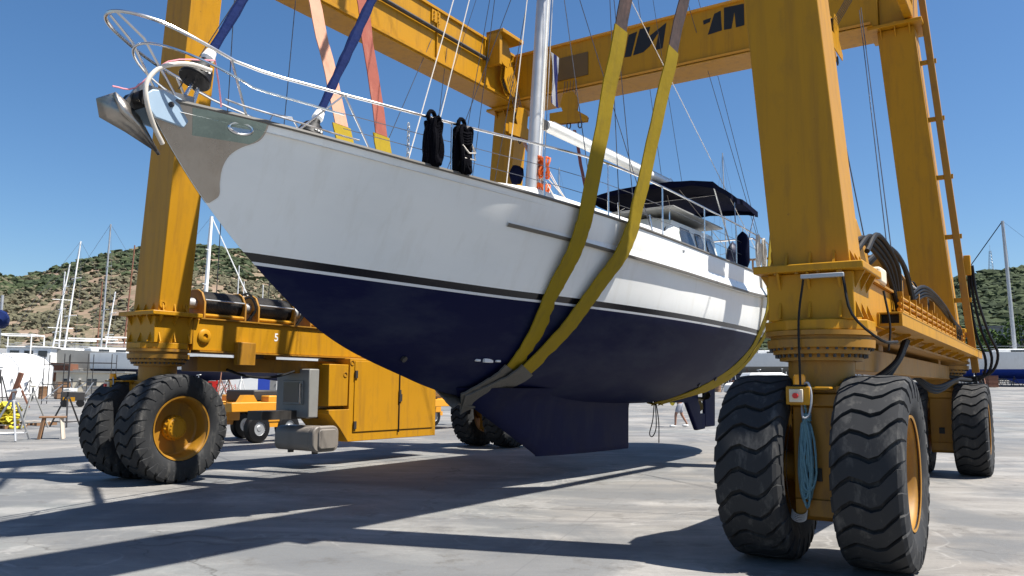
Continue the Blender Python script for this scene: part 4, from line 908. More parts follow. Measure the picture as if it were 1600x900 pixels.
mb = MB(); rbox(mb, (-4.68, -1.86, .57), (.05, .48, .38), .08, 0); mb.build('end_panel', 'tank_grey', tk, bevel=.015)
mb = MB()
for x in (-5.7, -5.0): mb.cbox((x, -1.88, .30), (.05, .12, .08))
mb.build('bracket', 'dark_steel', tk)
# walkway channel, pipes and hoses on the right side
mb = MB(); mb.prism([(x, -4.62, z) for x, z in ((5.96, 2.30), (6.20, 2.30), (6.20, 2.43), (6.17, 2.43), (6.17, 2.33), (5.99, 2.33), (5.99, 2.43), (5.96, 2.43))], (0, 10.6, 0)); mb.box((5.96, -4.60, 2.425), (6.205, 5.98, 2.445)); wk = mb.build('walkway_channel', 'yellow_paint', lift, bevel=.004)
mb = MB(); mb.box((5.99, -4.5, 2.332), (6.17, -4.45, 2.424)); mb.build('dark_end_plate', 'black_paint', wk)  # black plate painted in for the shaded inside of the open channel
for k in range(9):
    mb = MB(); mb.bar((5.90, -4.3+k*1.1, 2.22), (6.08, -4.3+k*1.1, 2.30), .05, .05); mb.build('bracket', 'yellow_paint', wk)
for k in range(4):
    mb = MB(); mb.tube([(5.99, -3.4+.05*k, 2.50+.075*k), (5.99, 4.6, 2.50+.075*k)], .022, 7); mb.build('pipe', 'yellow_paint', wk)
for k in range(15):
    mb = MB(); mb.cbox((5.99, -3.2+k*.55, 2.62), (.06, .03, .36)); mb.build('pipe_clip', 'yellow_paint', wk)
def hose(pts, r=.03, n=26):
    mb = MB(); mb.tube(bez(pts, n), r, 8); return mb.build('hose', 'black_rubber', lift)
for k in range(4):
    o = .085*k
    hose([(5.62+o, -4.75+o, 3.10), (5.75+o*.6, -4.2+o, 3.28+o*.3), (5.88+o*.4, -3.6+o*1.4, 3.10), (5.94, -3.25+o*1.6, 2.75), (5.97, -3.15+o*1.6, 2.45)], .028)
for k in range(3):
    o = .06*k
    hose([(5.7, -3.6+o, 3.10), (5.85, -3.05+o, 3.36), (5.92, -2.35+o, 3.22), (5.95, -1.95+o, 2.85), (5.96, -1.8+o*1.4, 2.58), (5.99, -.9+o*2, 2.52)], .028)
for k in range(4):
    o = .20*k
    hose([(5.75, -.9+o, 2.95), (5.85, .2+o, 3.22-.03*k), (5.95, 1.7+o*1.5, 3.08-.06*k), (6.0, 2.9+o*1.5, 2.80), (6.0, 3.1+o*1.5, 2.55)], .027)
for k in range(3):
    o = .09*k
    hose([(6.10+o*.4, 5.1, 4.15), (6.10+o*.7, 5.1, 3.5), (6.17+o*1.2, 5.1, 2.8), (6.31+o*1.2, 5.1, 2.25+.05*k), (6.22+o*.8, 5.1, 1.90+.04*k), (5.95, 4.9, 1.84+.03*k), (5.6, 4.3, 1.95)], .026, 34)
for k in range(3):
    hose([(5.3, -4.0, 2.0), (5.6+.04*k, -3.6, 1.75-.06*k), (5.9, -3.3+.1*k, 1.95), (5.98, -2.9+.1*k, 2.25)], .03)
    hose([(5.4, 1.6, 1.95), (5.7, 2.2, 1.72-.05*k), (5.95, 3.2+.1*k, 1.85), (6.1, 4.2, 1.85)], .03)
mb = MB(); mb.box((6.03, 4.98, 3.95), (6.15, 5.14, 4.35)); mb.build('hose_bracket', 'yellow_paint', lift, bevel=.01)
mb = MB(); mb.tube(bez([(6.1, 5.0, 2.4), (6.15, 4.9, 1.7), (6.05, 4.7, 1.2), (5.9, 4.6, 1.0)], 12), .014, 6); mb.build('cable', 'black_rubber', lift)
# big block on the right beam behind the front leg
mb = MB(); mb.prism([(5.2, t, z) for t, z in ((-4.7, 2.80), (-4.7, 3.35), (-4.3, 3.50), (-3.8, 3.25), (-3.4, 2.80))], (.55, 0, 0)); mb.build('winch_housing', 'yellow_paint', lift, bevel=.02)
mb = MB(); mb.cbox((5.85, -4.05, 2.88), (.22, .36, .18)); mb.build('plastic_bag', 'cream', lift, bevel=.03)  # small block standing for an off-white plastic bag
# cable tray up the rear right leg
tray = lambda z: HW-LEAN*(z-2.86)+.56
mb = MB(); mb.bar((tray(2.0), 4.98, 2.0), (tray(10.6), 4.98, 10.6), .13, .10, (0, 1, 0)); ty = mb.build('cable_tray', 'yellow_dirty', lift, bevel=.008)
for z in (3.4, 4.7, 5.95, 7.2, 8.45):
    mb = MB(); mb.box((tray(z)-.30, 4.95, z), (tray(z)+.10, 5.01, z+.09)); mb.build('bracket', 'yellow_paint', ty)
# front right leg: light bar and cables
mb = MB(); mb.box((5.47, -5.63, 2.705), (5.86, -5.585, 2.745)); mb.build('light_bar', 'galvanised', lift, bevel=.006)
mb = MB(); mb.tube(bez([(5.49, -5.6, 2.70), (5.44, -5.62, 2.3), (5.44, -5.63, 1.7)], 10), .012, 6); mb.tube(bez([(5.85, -5.6, 2.70), (5.92, -5.62, 2.35), (6.12, -5.4, 2.12), (6.2, -5.0, 2.12)], 14), .014, 6); mb.tube(bez([(6.05, -4.7, 2.65), (6.1, -4.72, 2.3), (6.08, -4.75, 2.05)], 8), .012, 6); mb.build('cable', 'black_rubber', lift)
for s, zz in ((5.42, 1.60), (-6.05, 1.60)):
    mb = MB(); mb.box((s-.11, -5.66, zz-.085), (s+.11, -5.50, zz+.085)); mb.box((s, -5.62, zz+.06), (s+.28, -5.44, zz+.085)) if s > 0 else mb.box((s-.1, -5.62, zz+.06), (s+.36, -5.30, zz+.085)); eb = mb.build('stop_box', 'yellow_paint', lift, bevel=.008)
    mb = MB(); mb.cbox((s-.01, -5.675, zz), (.125, .03, .12)); mb.build('switch_plate', 'cream', eb, bevel=.006)
    mb = MB(); mb.cyl((s-.01, -5.69, zz), (s-.01, -5.72, zz), .026, n=16); mb.build('stop_button', 'red_plastic', eb)
    mb = MB(); mb.lathe([(.065, 0), (.065, .015), (.05, .02)], (s, -5.58, zz+.086), (0, 0, 1), 20); mb.build('beacon_base', 'black_rubber', eb)
    mb = MB(); mb.lathe([(.058, .018), (.055, .09), (.045, .112), (0, .118)], (s, -5.58, zz+.086), (0, 0, 1), 20); mb.build('beacon', 'amber', eb)
    mb = MB(); mb.tube(bez([(s+.02, -5.60, zz-.085), (s+.05, -5.68, zz-.20), (s+.10, -5.66, zz-.17), (s+.12, -5.64, zz+.0), (s+.09, -5.63, zz+.12), (s+.04, -5.6, zz+.1)], 22), .011, 6); mb.build('cable', 'galvanised', eb)
# blue rope coil hanging on the front right yoke
rc = thing('rope_coil', LIFT, (5.46, -5.52, .55), 'light blue rope coil hanging below the stop box on the front yoke', 'rope')
rnd = random.Random(5); mb = MB()
for k in range(11):
    P = []; dx = rnd.uniform(-.035, .035); top_z = 1.36+rnd.uniform(-.03, .02); bot_z = .62+rnd.uniform(-.06, .12); wv = rnd.uniform(.035, .085); cr = rnd.choice((-1, 1))
    for i in range(25):
        a = 2*math.pi*i/24; zz = (top_z+bot_z)/2+(top_z-bot_z)/2*math.sin(a); u = (zz-bot_z)/(top_z-bot_z); tw = math.cos(a)*wv*(1-.45*u)*(1 if k % 3 else (1 if u > .5 else -1)*(abs(u-.5)*2))
        P.append(Vector((5.455+dx+tw, -5.475-.055*rnd.random()*.4-.006*k, zz)))
    mb.tube(P, .0105, 6)
mb.build('loop', 'rope_blue', rc)
mb = MB()
for k in range(4): mb.tube([Vector((5.455+.035*math.cos(a), -5.50+.04*math.sin(a), 1.37+.018*k)) for a in [2*math.pi*i/12 for i in range(13)]], .011, 6)
mb.tube(bez([(5.455, -5.50, 1.43), (5.45, -5.52, 1.50), (5.46, -5.55, 1.53)], 6), .011, 6); mb.build('knot', 'rope_blue', rc)
mb = MB()
for k in range(5): mb.tube([Vector((5.36+.07*math.cos(a), -5.47-.01*k, .53+.05*math.sin(a)-.014*k)) for a in [R(180+180*i/10) for i in range(11)]], .007, 5)
mb.build('wire_loop', 'galvanised', lift)

# ------------------------------------------------------------------ slings and hoist blocks
def sling(near, near_top, far, far_top, keel, split_n, split_f, upper_n, upper_f, label, w_=.42, lay=0., pad=True):
    root = thing('sling', LIFT, keel, label, 'sling', 'slings carrying the sailboat')
    off = .022+lay
    def side_pts(lst, sd): return [hp(t, z, sd, off+((ledge(t)+.03) if z >= 3.6 else (ledge(t)*.6 if z > 3.2 else 0))) for t, z in lst]
    K = Vector(keel)
    def run(lst, tp, sd, split, upper, padz):
        P = side_pts(lst, sd); full = [Vector(tp)]+P+[K]; L = []
        # long straight run is subdivided so that the band can ripple
        up = [Vector(tp).lerp(P[0], i/14) for i in range(14)]
        for i, p in enumerate(up): p += Vector((sd*.008*math.sin(i*2.1+lay*90), .012*math.sin(i*1.3), 0))
        low = bez(P+[K], 44)
        for i, p in enumerate(low): p += Vector((sd*.004*math.sin(i*2.7), .006*math.sin(i*1.9), 0))
        allp = up+low
        def cut(P_, zc):
            for i in range(len(P_)-1):
                if P_[i].z >= zc > P_[i+1].z: f = (P_[i].z-zc)/(P_[i].z-P_[i+1].z); c = P_[i].lerp(P_[i+1], f); return P_[:i+1]+[c], [c]+P_[i+1:]
            return P_, []
        A, rest = cut(allp, split); Bs, Cs = cut(rest, padz) if padz else (rest, [])
        for seg, nm, mt, ex in ((A, 'top_strap', upper, 0), (Bs, 'yellow_sleeve', 'sling_yellow', .004), (Cs, 'chafe_sleeve', 'sling_grey', .010)):
            if len(seg) > 1:
                if ex: seg = [p+Vector((sd*ex, 0, -ex)) for p in seg]
                mb = MB(); mb.strap(seg, (0, 1, 0), w_*(1.0, .86 if sd > 0 else .72, 1.35)[('yellow_sleeve', 'top_strap', 'chafe_sleeve').index(nm)], .016+ex); mb.build(nm, mt, root, smooth=50)
    run(near, near_top, 1, split_n, upper_n, 1.92 if pad else 0); run(far, far_top, -1, split_f, upper_f, 1.92 if pad else 0)
    return root
sling([(-2.75, 4.2), (-2.80, 3.7), (-2.88, 3.15), (-2.90, 2.47), (-2.95, 1.95), (-3.12, 1.66)], (2.62, -2.75, 9.0), [(-4.0, 4.2), (-3.98, 3.4), (-3.85, 2.5), (-3.6, 1.8)], (-3.38, -4.0, 9.0), (S0, -3.45, 1.40), 7.1, 6.0, 'sling_top', 'sling_pink', 'forward yellow sling under the bow, its far end faded pink')
sling([(-1.42, 4.3), (-1.65, 3.8), (-1.90, 3.34), (-2.15, 2.85), (-2.33, 2.5), (-2.65, 1.9), (-2.95, 1.62)], (2.84, -1.15, 9.0), [(-3.0, 4.2), (-3.0, 3.4), (-3.05, 2.5), (-3.2, 1.75)], (-3.05, -3.0, 9.0), (S0, -3.40, 1.37), 7.25, 6.1, 'sling_top', 'sling_red', 'yellow sling crossing behind the forward one, its far end dull red', lay=.02)
sling([(6.1, 4.3), (6.2, 3.6), (6.3, 2.9), (6.2, 2.5), (5.68, 2.12), (4.82, 1.71), (4.2, 1.5)], (2.5, 5.5, 9.0), [(4.7, 4.2), (4.8, 3.4), (4.7, 2.5), (4.4, 1.8)], (-4.05, 4.2, 8.2), (S0, 3.75, 1.27), 8.8, 5.0, 'sling_grey', 'sling_pink', 'narrow yellow sling under the stern ahead of the rudder', w_=.28, pad=False)
sling([(7.0, 4.35), (7.1, 3.6), (6.95, 2.7), (6.5, 2.1), (5.6, 1.72), (4.8, 1.5)], (2.6, 6.0, 9.0), [(5.4, 4.2), (5.4, 3.2), (5.3, 2.4), (5.0, 1.8)], (-2.75, 4.72, 8.35), (S0, 4.15, 1.27), 4.4, 5.0, 'sling_yellow', 'sling_red', 'dull yellow sling round the stern, the aftmost of the four', w_=.22, lay=.02, pad=False)
def block(p, top, lbl, ang=0.):
    p, top = Vector(p), Vector(top); o = thing('sling_block', LIFT, tuple(p), lbl, 'hoist block', 'hoist blocks above the slings')
    for dx in (-.07, .05):
        mb = MB(); mb.prism([p+Vector((a*math.cos(ang)-dx*math.sin(ang), a*math.sin(ang)+dx*math.cos(ang), z)) for a, z in ((-.5, 0), (.5, 0), (.52, .12), (.18, .34), (-.5, .30))], (-.02*math.sin(ang), .02*math.cos(ang), 0)); mb.build('spreader_plate', 'yellow_paint', o)
        mb = MB(); mb.prism([p+Vector((a*math.cos(ang)-dx*.8*math.sin(ang), a*math.sin(ang)+dx*.8*math.cos(ang), z)) for a, z in ((-.10, .2), (.22, .2), (.26, .62), (.12, .84), (-.14, .80), (-.22, .5))], (-.02*math.sin(ang), .02*math.cos(ang), 0)); mb.build('sheave_plate', 'yellow_paint', o)
    mb = MB(); c = p+Vector((0, 0, .58))
    for k in (-.03, 0, .03): mb.lathe([(.05, -.012), (.18, -.012), (.16, 0), (.18, .012), (.05, .012)], c+Vector((-k*math.sin(ang), k*math.cos(ang), 0)), (-math.sin(ang), math.cos(ang), 0), 20)
    mb.build('sheave', 'dark_steel', o)
    for k in (-.3, 0, .3):
        mb = MB(); q = p+Vector((k*math.cos(ang), k*math.sin(ang), -.06)); mb.tube([q+Vector((.05*math.cos(a)*math.cos(ang), .05*math.cos(a)*math.sin(ang), .09*math.sin(a))) for a in [2*math.pi*i/12 for i in range(13)]], .016, 6); mb.build('shackle', 'dark_steel', o)
    for k in range(5):
        mb = MB(); q = c+Vector(((-.16+.08*k)*math.cos(ang), (-.16+.08*k)*math.sin(ang), 0)); mb.tube([q, top+Vector(((-.16+.08*k)*math.cos(ang), (-.16+.08*k)*math.sin(ang), 0))], .008, 5); mb.build('wire_rope', 'wire', o)
    return o
H2 = math.pi/2
block((-3.42, -4.0, 9.0), (-4.5, -4.0, 10.3), 'yellow hoist block above the faded pink sling end', H2)
block((-3.08, -3.0, 9.0), (-4.5, -2.8, 10.3), 'yellow hoist block above the dull red forward sling end', H2)
block((2.65, -2.75, 9.0), (4.5, -2.8, 10.3), 'yellow hoist block above the forward sling on the leg side with the blue rope', H2)
block((2.88, -1.15, 9.0), (4.5, -1.2, 10.3), 'yellow hoist block above the crossing sling, beside the forward block', H2)
block((-4.1, 4.15, 8.2), (-4.45, 3.95, 10.5), 'yellow hoist block on wires in front of the rear leg by the mast', H2*.9)
block((-2.72, 4.35, 8.42), (-2.72, 4.45, 9.6), 'yellow hoist block under the cross beam beside the mast', .25)
block((4.0, 3.6, 8.55), (4.5, 3.6, 9.9), 'small dark hoist block under the rear of the right top beam', H2)
for t0, z0 in ((3.75, 10.45), (4.05, 9.75)):
    mb = MB(); c = Vector((-4.42, t0, z0))
    for dx in (-.10, .10): mb.prism([c+Vector((dx*.6, a, z)) for a, z in ((-.28, .30), (.05, .46), (.30, .05), (.16, -.36), (-.10, -.30), (-.32, .02))], (.025, 0, 0))
    hs = mb.build('head_sheave', 'yellow_paint', lift)
    mb = MB(); mb.lathe([(.05, -.05), (.24, -.05), (.22, -.025), (.24, 0), (.22, .025), (.24, .05), (.05, .05)], c, (1, 0, 0), 20); mb.build('sheave', 'dark_steel', hs)
mb = MB(); mb.box((-4.64, 3.3, 10.0), (-4.2, 3.42, 10.95)); mb.box((-4.64, 3.3, 10.85), (-4.1, 4.3, 10.95)); mb.build('sheave_bracket', 'yellow_paint', lift, bevel=.01)
for p, q in (((4.5, 3.7, 9.4), (5.52, -.6, 3.1)), ((4.55, 3.6, 9.4), (5.55, -.4, 3.1)), ((-4.6, -4.6, 9.9), (-5.5, -4.0, 3.3)), ((-4.55, -3.2, 9.9), (-5.5, -2.8, 3.3)), ((-4.6, 1.0, 9.9), (-5.5, -1.5, 3.3)), ((-4.6, 1.6, 9.9), (-5.5, 1.7, 3.3)), ((4.6, -2.6, 9.9), (5.5, -2.2, 3.3))):
    mb = MB(); mb.tube([p, q], .009, 5); mb.build('hoist_wire', 'wire', lift)

# ------------------------------------------------------------------ background
def yacht(px, d, ln, head, mast_h, hullm, lbl, mast_m='mast_white', bottom='navy_paint', clear=1.3, cover=None, mast2=0, mr_=.09, lean=0., spread=2, grp='yachts ashore on the far side of the yard', drop=0., cat='sailboat', stays=True, fb=1.3):
    zd0 = clear+1.0+fb; p = gp(px, d); vv = FW+RT*((px-800)/FPX)+UP*((450-mast_h)/FPX); hh_ = CAMH+vv.z/vv.y*d-p.z-zd0
    if mast2: vv = FW+RT*((px-800)/FPX)+UP*((450-mast2)/FPX); mast2 = CAMH+vv.z/vv.y*d-p.z-zd0
    mast_h = hh_; p = p+Vector((.08*ln*math.sin(head), .08*ln*math.cos(head), 0)); fr = Frame(p.x, p.y, p.z-drop, head); o = thing('moored_yacht', fr, (0, 0, 0), lbl, cat, grp); B = ln*.14
    rows = []; rows2 = []
    for j in range(13):
        u = j/12; t = -ln/2+ln*u; b = B*(1-(1-min(1, u*1.7))**2.1)*(1-.35*max(0, u-.6)/.4); zb = clear+.55*abs(1-2*u)**2.2*1.1; zt = clear+1.0+fb+.35*(1-u)**2
        wlz = clear+.95; rows.append([Vector((sx*b*k, t+(.9*(z-wlz)/fb*-(1-u)**6), z)) for sx, k, z in ((-1, 1, zt), (-1, .97, (zt+wlz)/2), (-1, .88, wlz))][::1]+[]); 
        rows2.append([Vector((sx*b*k, t, z)) for sx, k, z in ((-1, .88, wlz), (-1, .6, (wlz+zb)/2), (0, 0, min(zb, wlz-.02)), (1, .6, (wlz+zb)/2), (1, .88, wlz))])
    mb = MB(); mb.grid(rows); mb.grid([[Vector((-p_.x, p_.y, p_.z)) for p_ in r] for r in rows]); mb.grid([[r[0], Vector((-r[0].x, r[0].y, r[0].z))] for r in rows]); mb.add([rows[-1][0], rows[-1][1], rows[-1][2], Vector((-rows[-1][2].x, rows[-1][2].y, rows[-1][2].z)), Vector((-rows[-1][1].x, rows[-1][1].y, rows[-1][1].z)), Vector((-rows[-1][0].x, rows[-1][0].y, rows[-1][0].z))], [(0, 1, 2, 3, 4, 5)]); mb.build('topsides', hullm, o)
    mb = MB(); mb.grid(rows2); mb.add(rows2[-1], [(0, 1, 2, 3, 4)]); mb.build('bottom', bottom, o)
    zd = clear+1.0+fb
    mb = MB(); mb.prism([(-.09, t, z) for t, z in ((-ln*.14, clear+.25), (-ln*.08, .25), (ln*.10, .25), (ln*.14, clear+.25))], (.18, 0, 0)); mb.build('keel', bottom, o)
    mb = MB(); mb.prism([(-B*.6, -ln*.16, zd), (B*.6, -ln*.16, zd), (B*.62, ln*.22, zd), (-B*.62, ln*.22, zd)], (0, 0, .5)); cab_ = mb.build('cabin', 'white_paint', o, bevel=.12)
    for sx in (-1, 1):
        for k in range(3):
            mb = MB(); mb.cbox((sx*(B*.61+.005), -ln*.08+k*ln*.1, zd+.27), (.03, ln*.06, .18)); mb.build('window', 'window_glass', cab_)
    for sx in (-1, 1):
        for tt in (-ln*.22, ln*.2):
            mb = MB(); mb.tube([(sx*B*.75, tt, clear+.75), (sx*B*1.15, tt, .02)], .05, 6); mb.tube([(sx*B*.85, tt, clear+.2), (sx*B*.8, tt+.6, .02)], .04, 6); mb.tube([(sx*B*.85, tt, clear+.2), (sx*B*.8, tt-.6, .02)], .04, 6); mb.build('prop_stand', 'rust', o)
    def mast_(t, h, r):
        tp = Vector((0, t+lean*h, zd+h)); mb = MB(); mb.tube([(0, t, zd), tp], r, 8, rs=[r, r*.75]); m = mb.build('mast', mast_m, o)
        for k in range(spread):
            f = (k+1)/(spread+1); q = Vector((0, t, zd)).lerp(tp, f)
            mb = MB(); mb.tube([q-Vector((1.25-.25*k, -.1, 0)), q, q+Vector((1.25-.25*k, .1, 0))], .035, 5); mb.build('spreader', mast_m, m)
        if stays:
            for sx in (-1, 1):
                mb = MB(); mb.tube([(sx*B*.9, t+.2, zd), Vector((0, t, zd)).lerp(tp, .66)+Vector((sx*1.0, .1, 0)) if spread else tp, tp], .012, 4); mb.build('shroud', 'wire', m)
            mb = MB(); mb.tube([tp, (0, -ln*.49, zd+.3)], .05 if cover else .014, 5); mb.build('forestay', cover or 'wire', m)
            mb = MB(); mb.tube([tp, (0, ln*.48, zd)], .012, 4); mb.build('backstay', 'wire', m)
        return m
    mast_(-ln*.08, mast_h, mr_)
    if mast2: mast_(ln*.28, mast2, mr_*.85)
    mb = MB(); mb.tube([(0, -ln*.06, zd+1.5), (0, ln*.28, zd+1.6)], .07, 7); mb.build('boom', cover or mast_m, o)
    for sx in (-1, 1):
        mb = MB(); mb.tube([(sx*B*.55, -ln*.42, zd+.85), (sx*B*.95, -ln*.1, zd+.7), (sx*B*.93, ln*.25, zd+.7), (sx*B*.68, ln*.47, zd+.75)], .02, 5); mb.build('guard_rail', 'galvanised', o)
    return o
yacht(107, 78, 14, R(38), 375, 'white_paint', 'grey white yacht ashore behind the scaffold with the tallest white mast', lean=.075, bottom='navy_paint', spread=2)
yacht(99, 92, 13, R(-35), 425, 'white_paint', 'white yacht ashore with an upright white mast beside the tallest one', bottom='navy_paint', spread=2, lean=-.04)
yacht(88, 84, 12, R(42), 411, 'white_paint', 'small yacht ashore with a slanting white mast and three spreaders', lean=.12, bottom='rust', spread=3)
yacht(164, 74, 14, R(50), 350, 'grey_paint', 'grey hulled yacht ashore with one tall silver mast by the front leg', bottom='white_paint', mast_m='galvanised', spread=2, lean=.01)
yacht(170, 88, 11, R(45), 455, 'white_paint', 'low white yacht ashore with a short leaning mast', lean=.10, bottom='navy_paint', spread=2)
yacht(158, 96, 18, R(86), 440, 'wood', 'brown wooden gulet ashore with a rust red mast', mast_m='rust', mast2=455, bottom='rust', spread=1, lean=.01)
yacht(199, 82, 13, R(84), 383, 'white_paint', 'white yacht ashore half behind the front leg with a rust red mast', mast_m='rust', spread=0, lean=.04, stays=False)
yacht(320, 72, 15, R(262), 338, 'white_paint', 'white yacht ashore beyond the winch drums with a thick white mast', cover='white_paint', mr_=.2, spread=3, lean=-.02)
yacht(372, 110, 12, R(75), 415, 'white_paint', 'distant white yacht with a thin mast, beside the furled white headsail', spread=1)
yacht(381, 130, 12, R(95), 440, 'navy_paint', 'distant dark hulled yacht with a thin mast against the hill', spread=1)
yacht(411, 120, 12, R(80), 445, 'white_paint', 'distant white yacht beside the second winch drum, short mast', spread=1)
yacht(487, 64, 12, R(60), 470, 'white_paint', 'white motor sailer with a blue grey wheelhouse behind the bow', spread=0, cat='boat')
# right hand side
yacht(1580, 84, 24, R(112), 345, 'white_paint', 'white yacht with bright blue bottom and wooden rail, steel mast', mast_m='galvanised', bottom='bright_blue', cover='navy_canvas', mr_=.2, spread=0, clear=.7, lean=-.03, fb=1.5)
yacht(1205, 95, 20, R(110), 480, 'white_paint', 'long white motor yacht ashore behind the rear sling', bottom='grey_paint', spread=0, mr_=.06, cat='boat')
yacht(1138, 105, 13, R(60), 240, 'white_paint', 'far white yacht with a slim grey mast behind the bimini', mast_m='galvanised', spread=1, stays=True, lean=-.02)
yacht(873, 120, 13, R(60), 262, 'white_paint', 'far white yacht whose slim mast shows between mast and slings', mast_m='galvanised', spread=2)
# motor boat with navy cover and white frame at the left edge
def frame_boat():
    p = gp(28, 70); fr = Frame(p.x, p.y, p.z, R(80)); o = thing('work_boat', fr, (0, 0, 0), 'rusty work boat with white pipe frame behind the white tent', 'boat')
    mb = MB(); rows = []
    for j in range(9):
        u = j/8; t = -5+10*u; b = 1.6*(1-(1-min(1, u*2))**2); rows.append([Vector((-b, t, 2.6+.5*(1-u))), Vector((-b*.8, t, 1.4)), Vector((0, t, .9)), Vector((b*.8, t, 1.4)), Vector((b, t, 2.6+.5*(1-u)))])
    mb.grid(rows).add(rows[-1], [(0, 1, 2, 3, 4)]); mb.build('hull', 'rust', o)
    mb = MB(); mb.grid([[r[0], r[4]] for r in rows]); mb.build('deck', 'grey_paint', o)
    mb = MB(); mb.box((-1.2, 0, 2.6), (1.2, 3.4, 3.9)); mb.box((-1.3, -.1, 3.9), (1.3, 3.6, 4.0)); mb.build('wheelhouse', 'white_paint', o, bevel=.04)
    for k in range(3):
        mb = MB(); mb.cbox((1.21, .6+k*1.1, 3.4), (.03, .7, .5)); mb.build('window', 'window_glass', o)
    mb = MB()
    for x in (-1.4, 1.4): mb.tube([(x, -1.0, 2.7), (x, -1.0, 5.0), (x, 1.9, 5.0), (x, 1.9, 2.6)], .07, 6)
    for t in (-1.0, 1.9): mb.tube([(-1.4, t, 5.0), (1.4, t, 5.0)], .06, 6)
    mb.build('pipe_frame', 'white_paint', o)
    for t in (-3, 3):
        mb = MB(); mb.box((-.4, t, 0), (.4, t+.4, 1.1)); mb.build('support_block', 'wood', o)
frame_boat()
p = gp(3, 42); fr = Frame(p.x, p.y, p.z, R(60)); o = thing('covered_boom', fr, (0, 0, 0), 'navy blue sail cover on a boom above the white tent', 'sail cover')
mb = MB(); mb.tube([(-2.4, 0, 4.55), (-2, 0, 4.62), (0, 0, 4.66), (.35, 0, 4.62), (.5, 0, 4.5)], .42, 10, rs=[.2, .42, .45, .38, .15]); mb.build('cover', 'blue_cover', o)
mb = MB(); mb.tube([(-1.6, 0, 0), (-1.6, 0, 6.0)], .07, 8); mb.tube([(.1, 0, 0), (.1, 0, 4.5)], .04, 6); mb.build('post', 'galvanised', o)
# white tent
p = gp(8, 62); fr = Frame(p.x, p.y, p.z, R(20)); o = thing('work_tent', fr, (0, 0, 0), 'white plastic work tent with pitched roof at the yard edge', 'tent')
mb = MB(); sec = [(-2.0, 0), (-2.0, 2.2), (-1.2, 2.9), (0, 3.3), (1.2, 2.9), (2.0, 2.2), (2.0, 0)]
rows = [[Vector((x+.05*math.sin(j*2.1+z), -3+6*j/6, z+.06*math.sin(j*1.7+x*2))) for x, z in sec] for j in range(7)]; mb.grid(rows).add(rows[0], [tuple(range(7))]).add(rows[-1], [tuple(range(7))]); mb.build('tarpaulin', 'tarp', o, smooth=0)
mb = MB()
for j in (0, 3, 6): mb.tube([r_+Vector((0, .0, .03)) for r_ in rows[j]], .04, 5)
mb.build('tent_pole', 'galvanised', o)
# buildings
def building(px, d, w_, dp, h, head, m, lbl, wins=(), name='building', doors=()):
    p = gp(px, d); fr = Frame(p.x, p.y, p.z-.2, head); o = thing(name, fr, (0, 0, 0), lbl, 'building')
    mb = MB(); mb.box((-w_/2, 0, 0), (w_/2, dp, h)); mb.build('wall', m, o)
    mb = MB(); mb.box((-w_/2-.15, -.15, h), (w_/2+.15, dp+.15, h+.14)); mb.build('roof', 'grey_paint', o)
    for x, z, ww, hh in wins:
        mb = MB(); mb.box((x-ww/2, -.03, z), (x+ww/2, .05, z+hh)); wn = mb.build('window', 'window_glass', o)
        mb = MB(); mb.box((x-ww/2-.05, -.06, z-.07), (x+ww/2+.05, -.0, z)); mb.box((x-.025, -.05, z), (x+.025, -.03, z+hh)); mb.build('frame', 'white_paint', wn)
    for x, ww, hh, dm in doors:
        mb = MB(); mb.box((x-ww/2, -.04, 0), (x+ww/2, .05, hh)); dr = mb.build('door', dm, o)
        mb = MB(); mb.cbox((x+ww*.38, -.07, 1.1), (.05, .05, .14)); mb.build('handle', 'dark_steel', dr)
    return o
building(300, 86, 9.5, 6, 3.6, R(-12), 'white_paint', 'white flat roofed workshop seen beside the big front tyre', [(1.2, 1.6, .8, 1.1), (2.9, 1.6, .8, 1.1)], doors=[(-.6, 1.1, 2.4, 'grey_paint')])
building(392, 82, 7.2, 6, 3.7, R(-14), 'white_gel', 'bright white container office beside the control box', [(-2.4, 1.5, .9, .9)], doors=[(2.4, 1.0, 2.2, 'grey_paint')])
building(342, 100, 8, 6, 3.9, R(-12), 'grey_paint', 'pale grey shed between the two white workshops', [(-1.5, 1.6, .9, 1.2), (1.4, 1.6, .9, 1.2)])
building(86, 70, 4.6, 3, 2.2, R(-18), 'cream', 'beige site container behind the scaffold', [(1.2, .9, .8, .7)])
building(150, 66, 5.0, 3, 2.1, R(-10), 'cream', 'grey storage container under the yachts', [(-1.6, .9, .7, .7), (.2, .9, .7, .7), (1.8, .9, .7, .7)])
building(1560, 105, 26, 8, 7.0, R(28), 'grey_paint', 'long pale grey boatyard shed below the wooded hill', [(-8, 3.4, 1.6, 1.4), (-4, 3.4, 1.6, 1.4), (0, 3.4, 1.6, 1.4), (4, 3.4, 1.6, 1.4)])
building(1470, 120, 14, 8, 4.4, R(25), 'white_paint', 'low white shed beyond the rear right leg', [(-3, 1.8, 1.4, 1.2), (2, 1.8, 1.4, 1.2)])
building(1190, 118, 18, 6, 4.0, R(14), 'grey_paint', 'grey shed behind the row of boat stands', [(-5, 1.6, 1.6, 1.4), (0, 1.6, 1.6, 1.4)])
building(1290, 112, 12, 6, 5.0, R(18), 'white_paint', 'white shed seen between the two front tyres', [(-3, 1.6, 1.6, 1.6)])
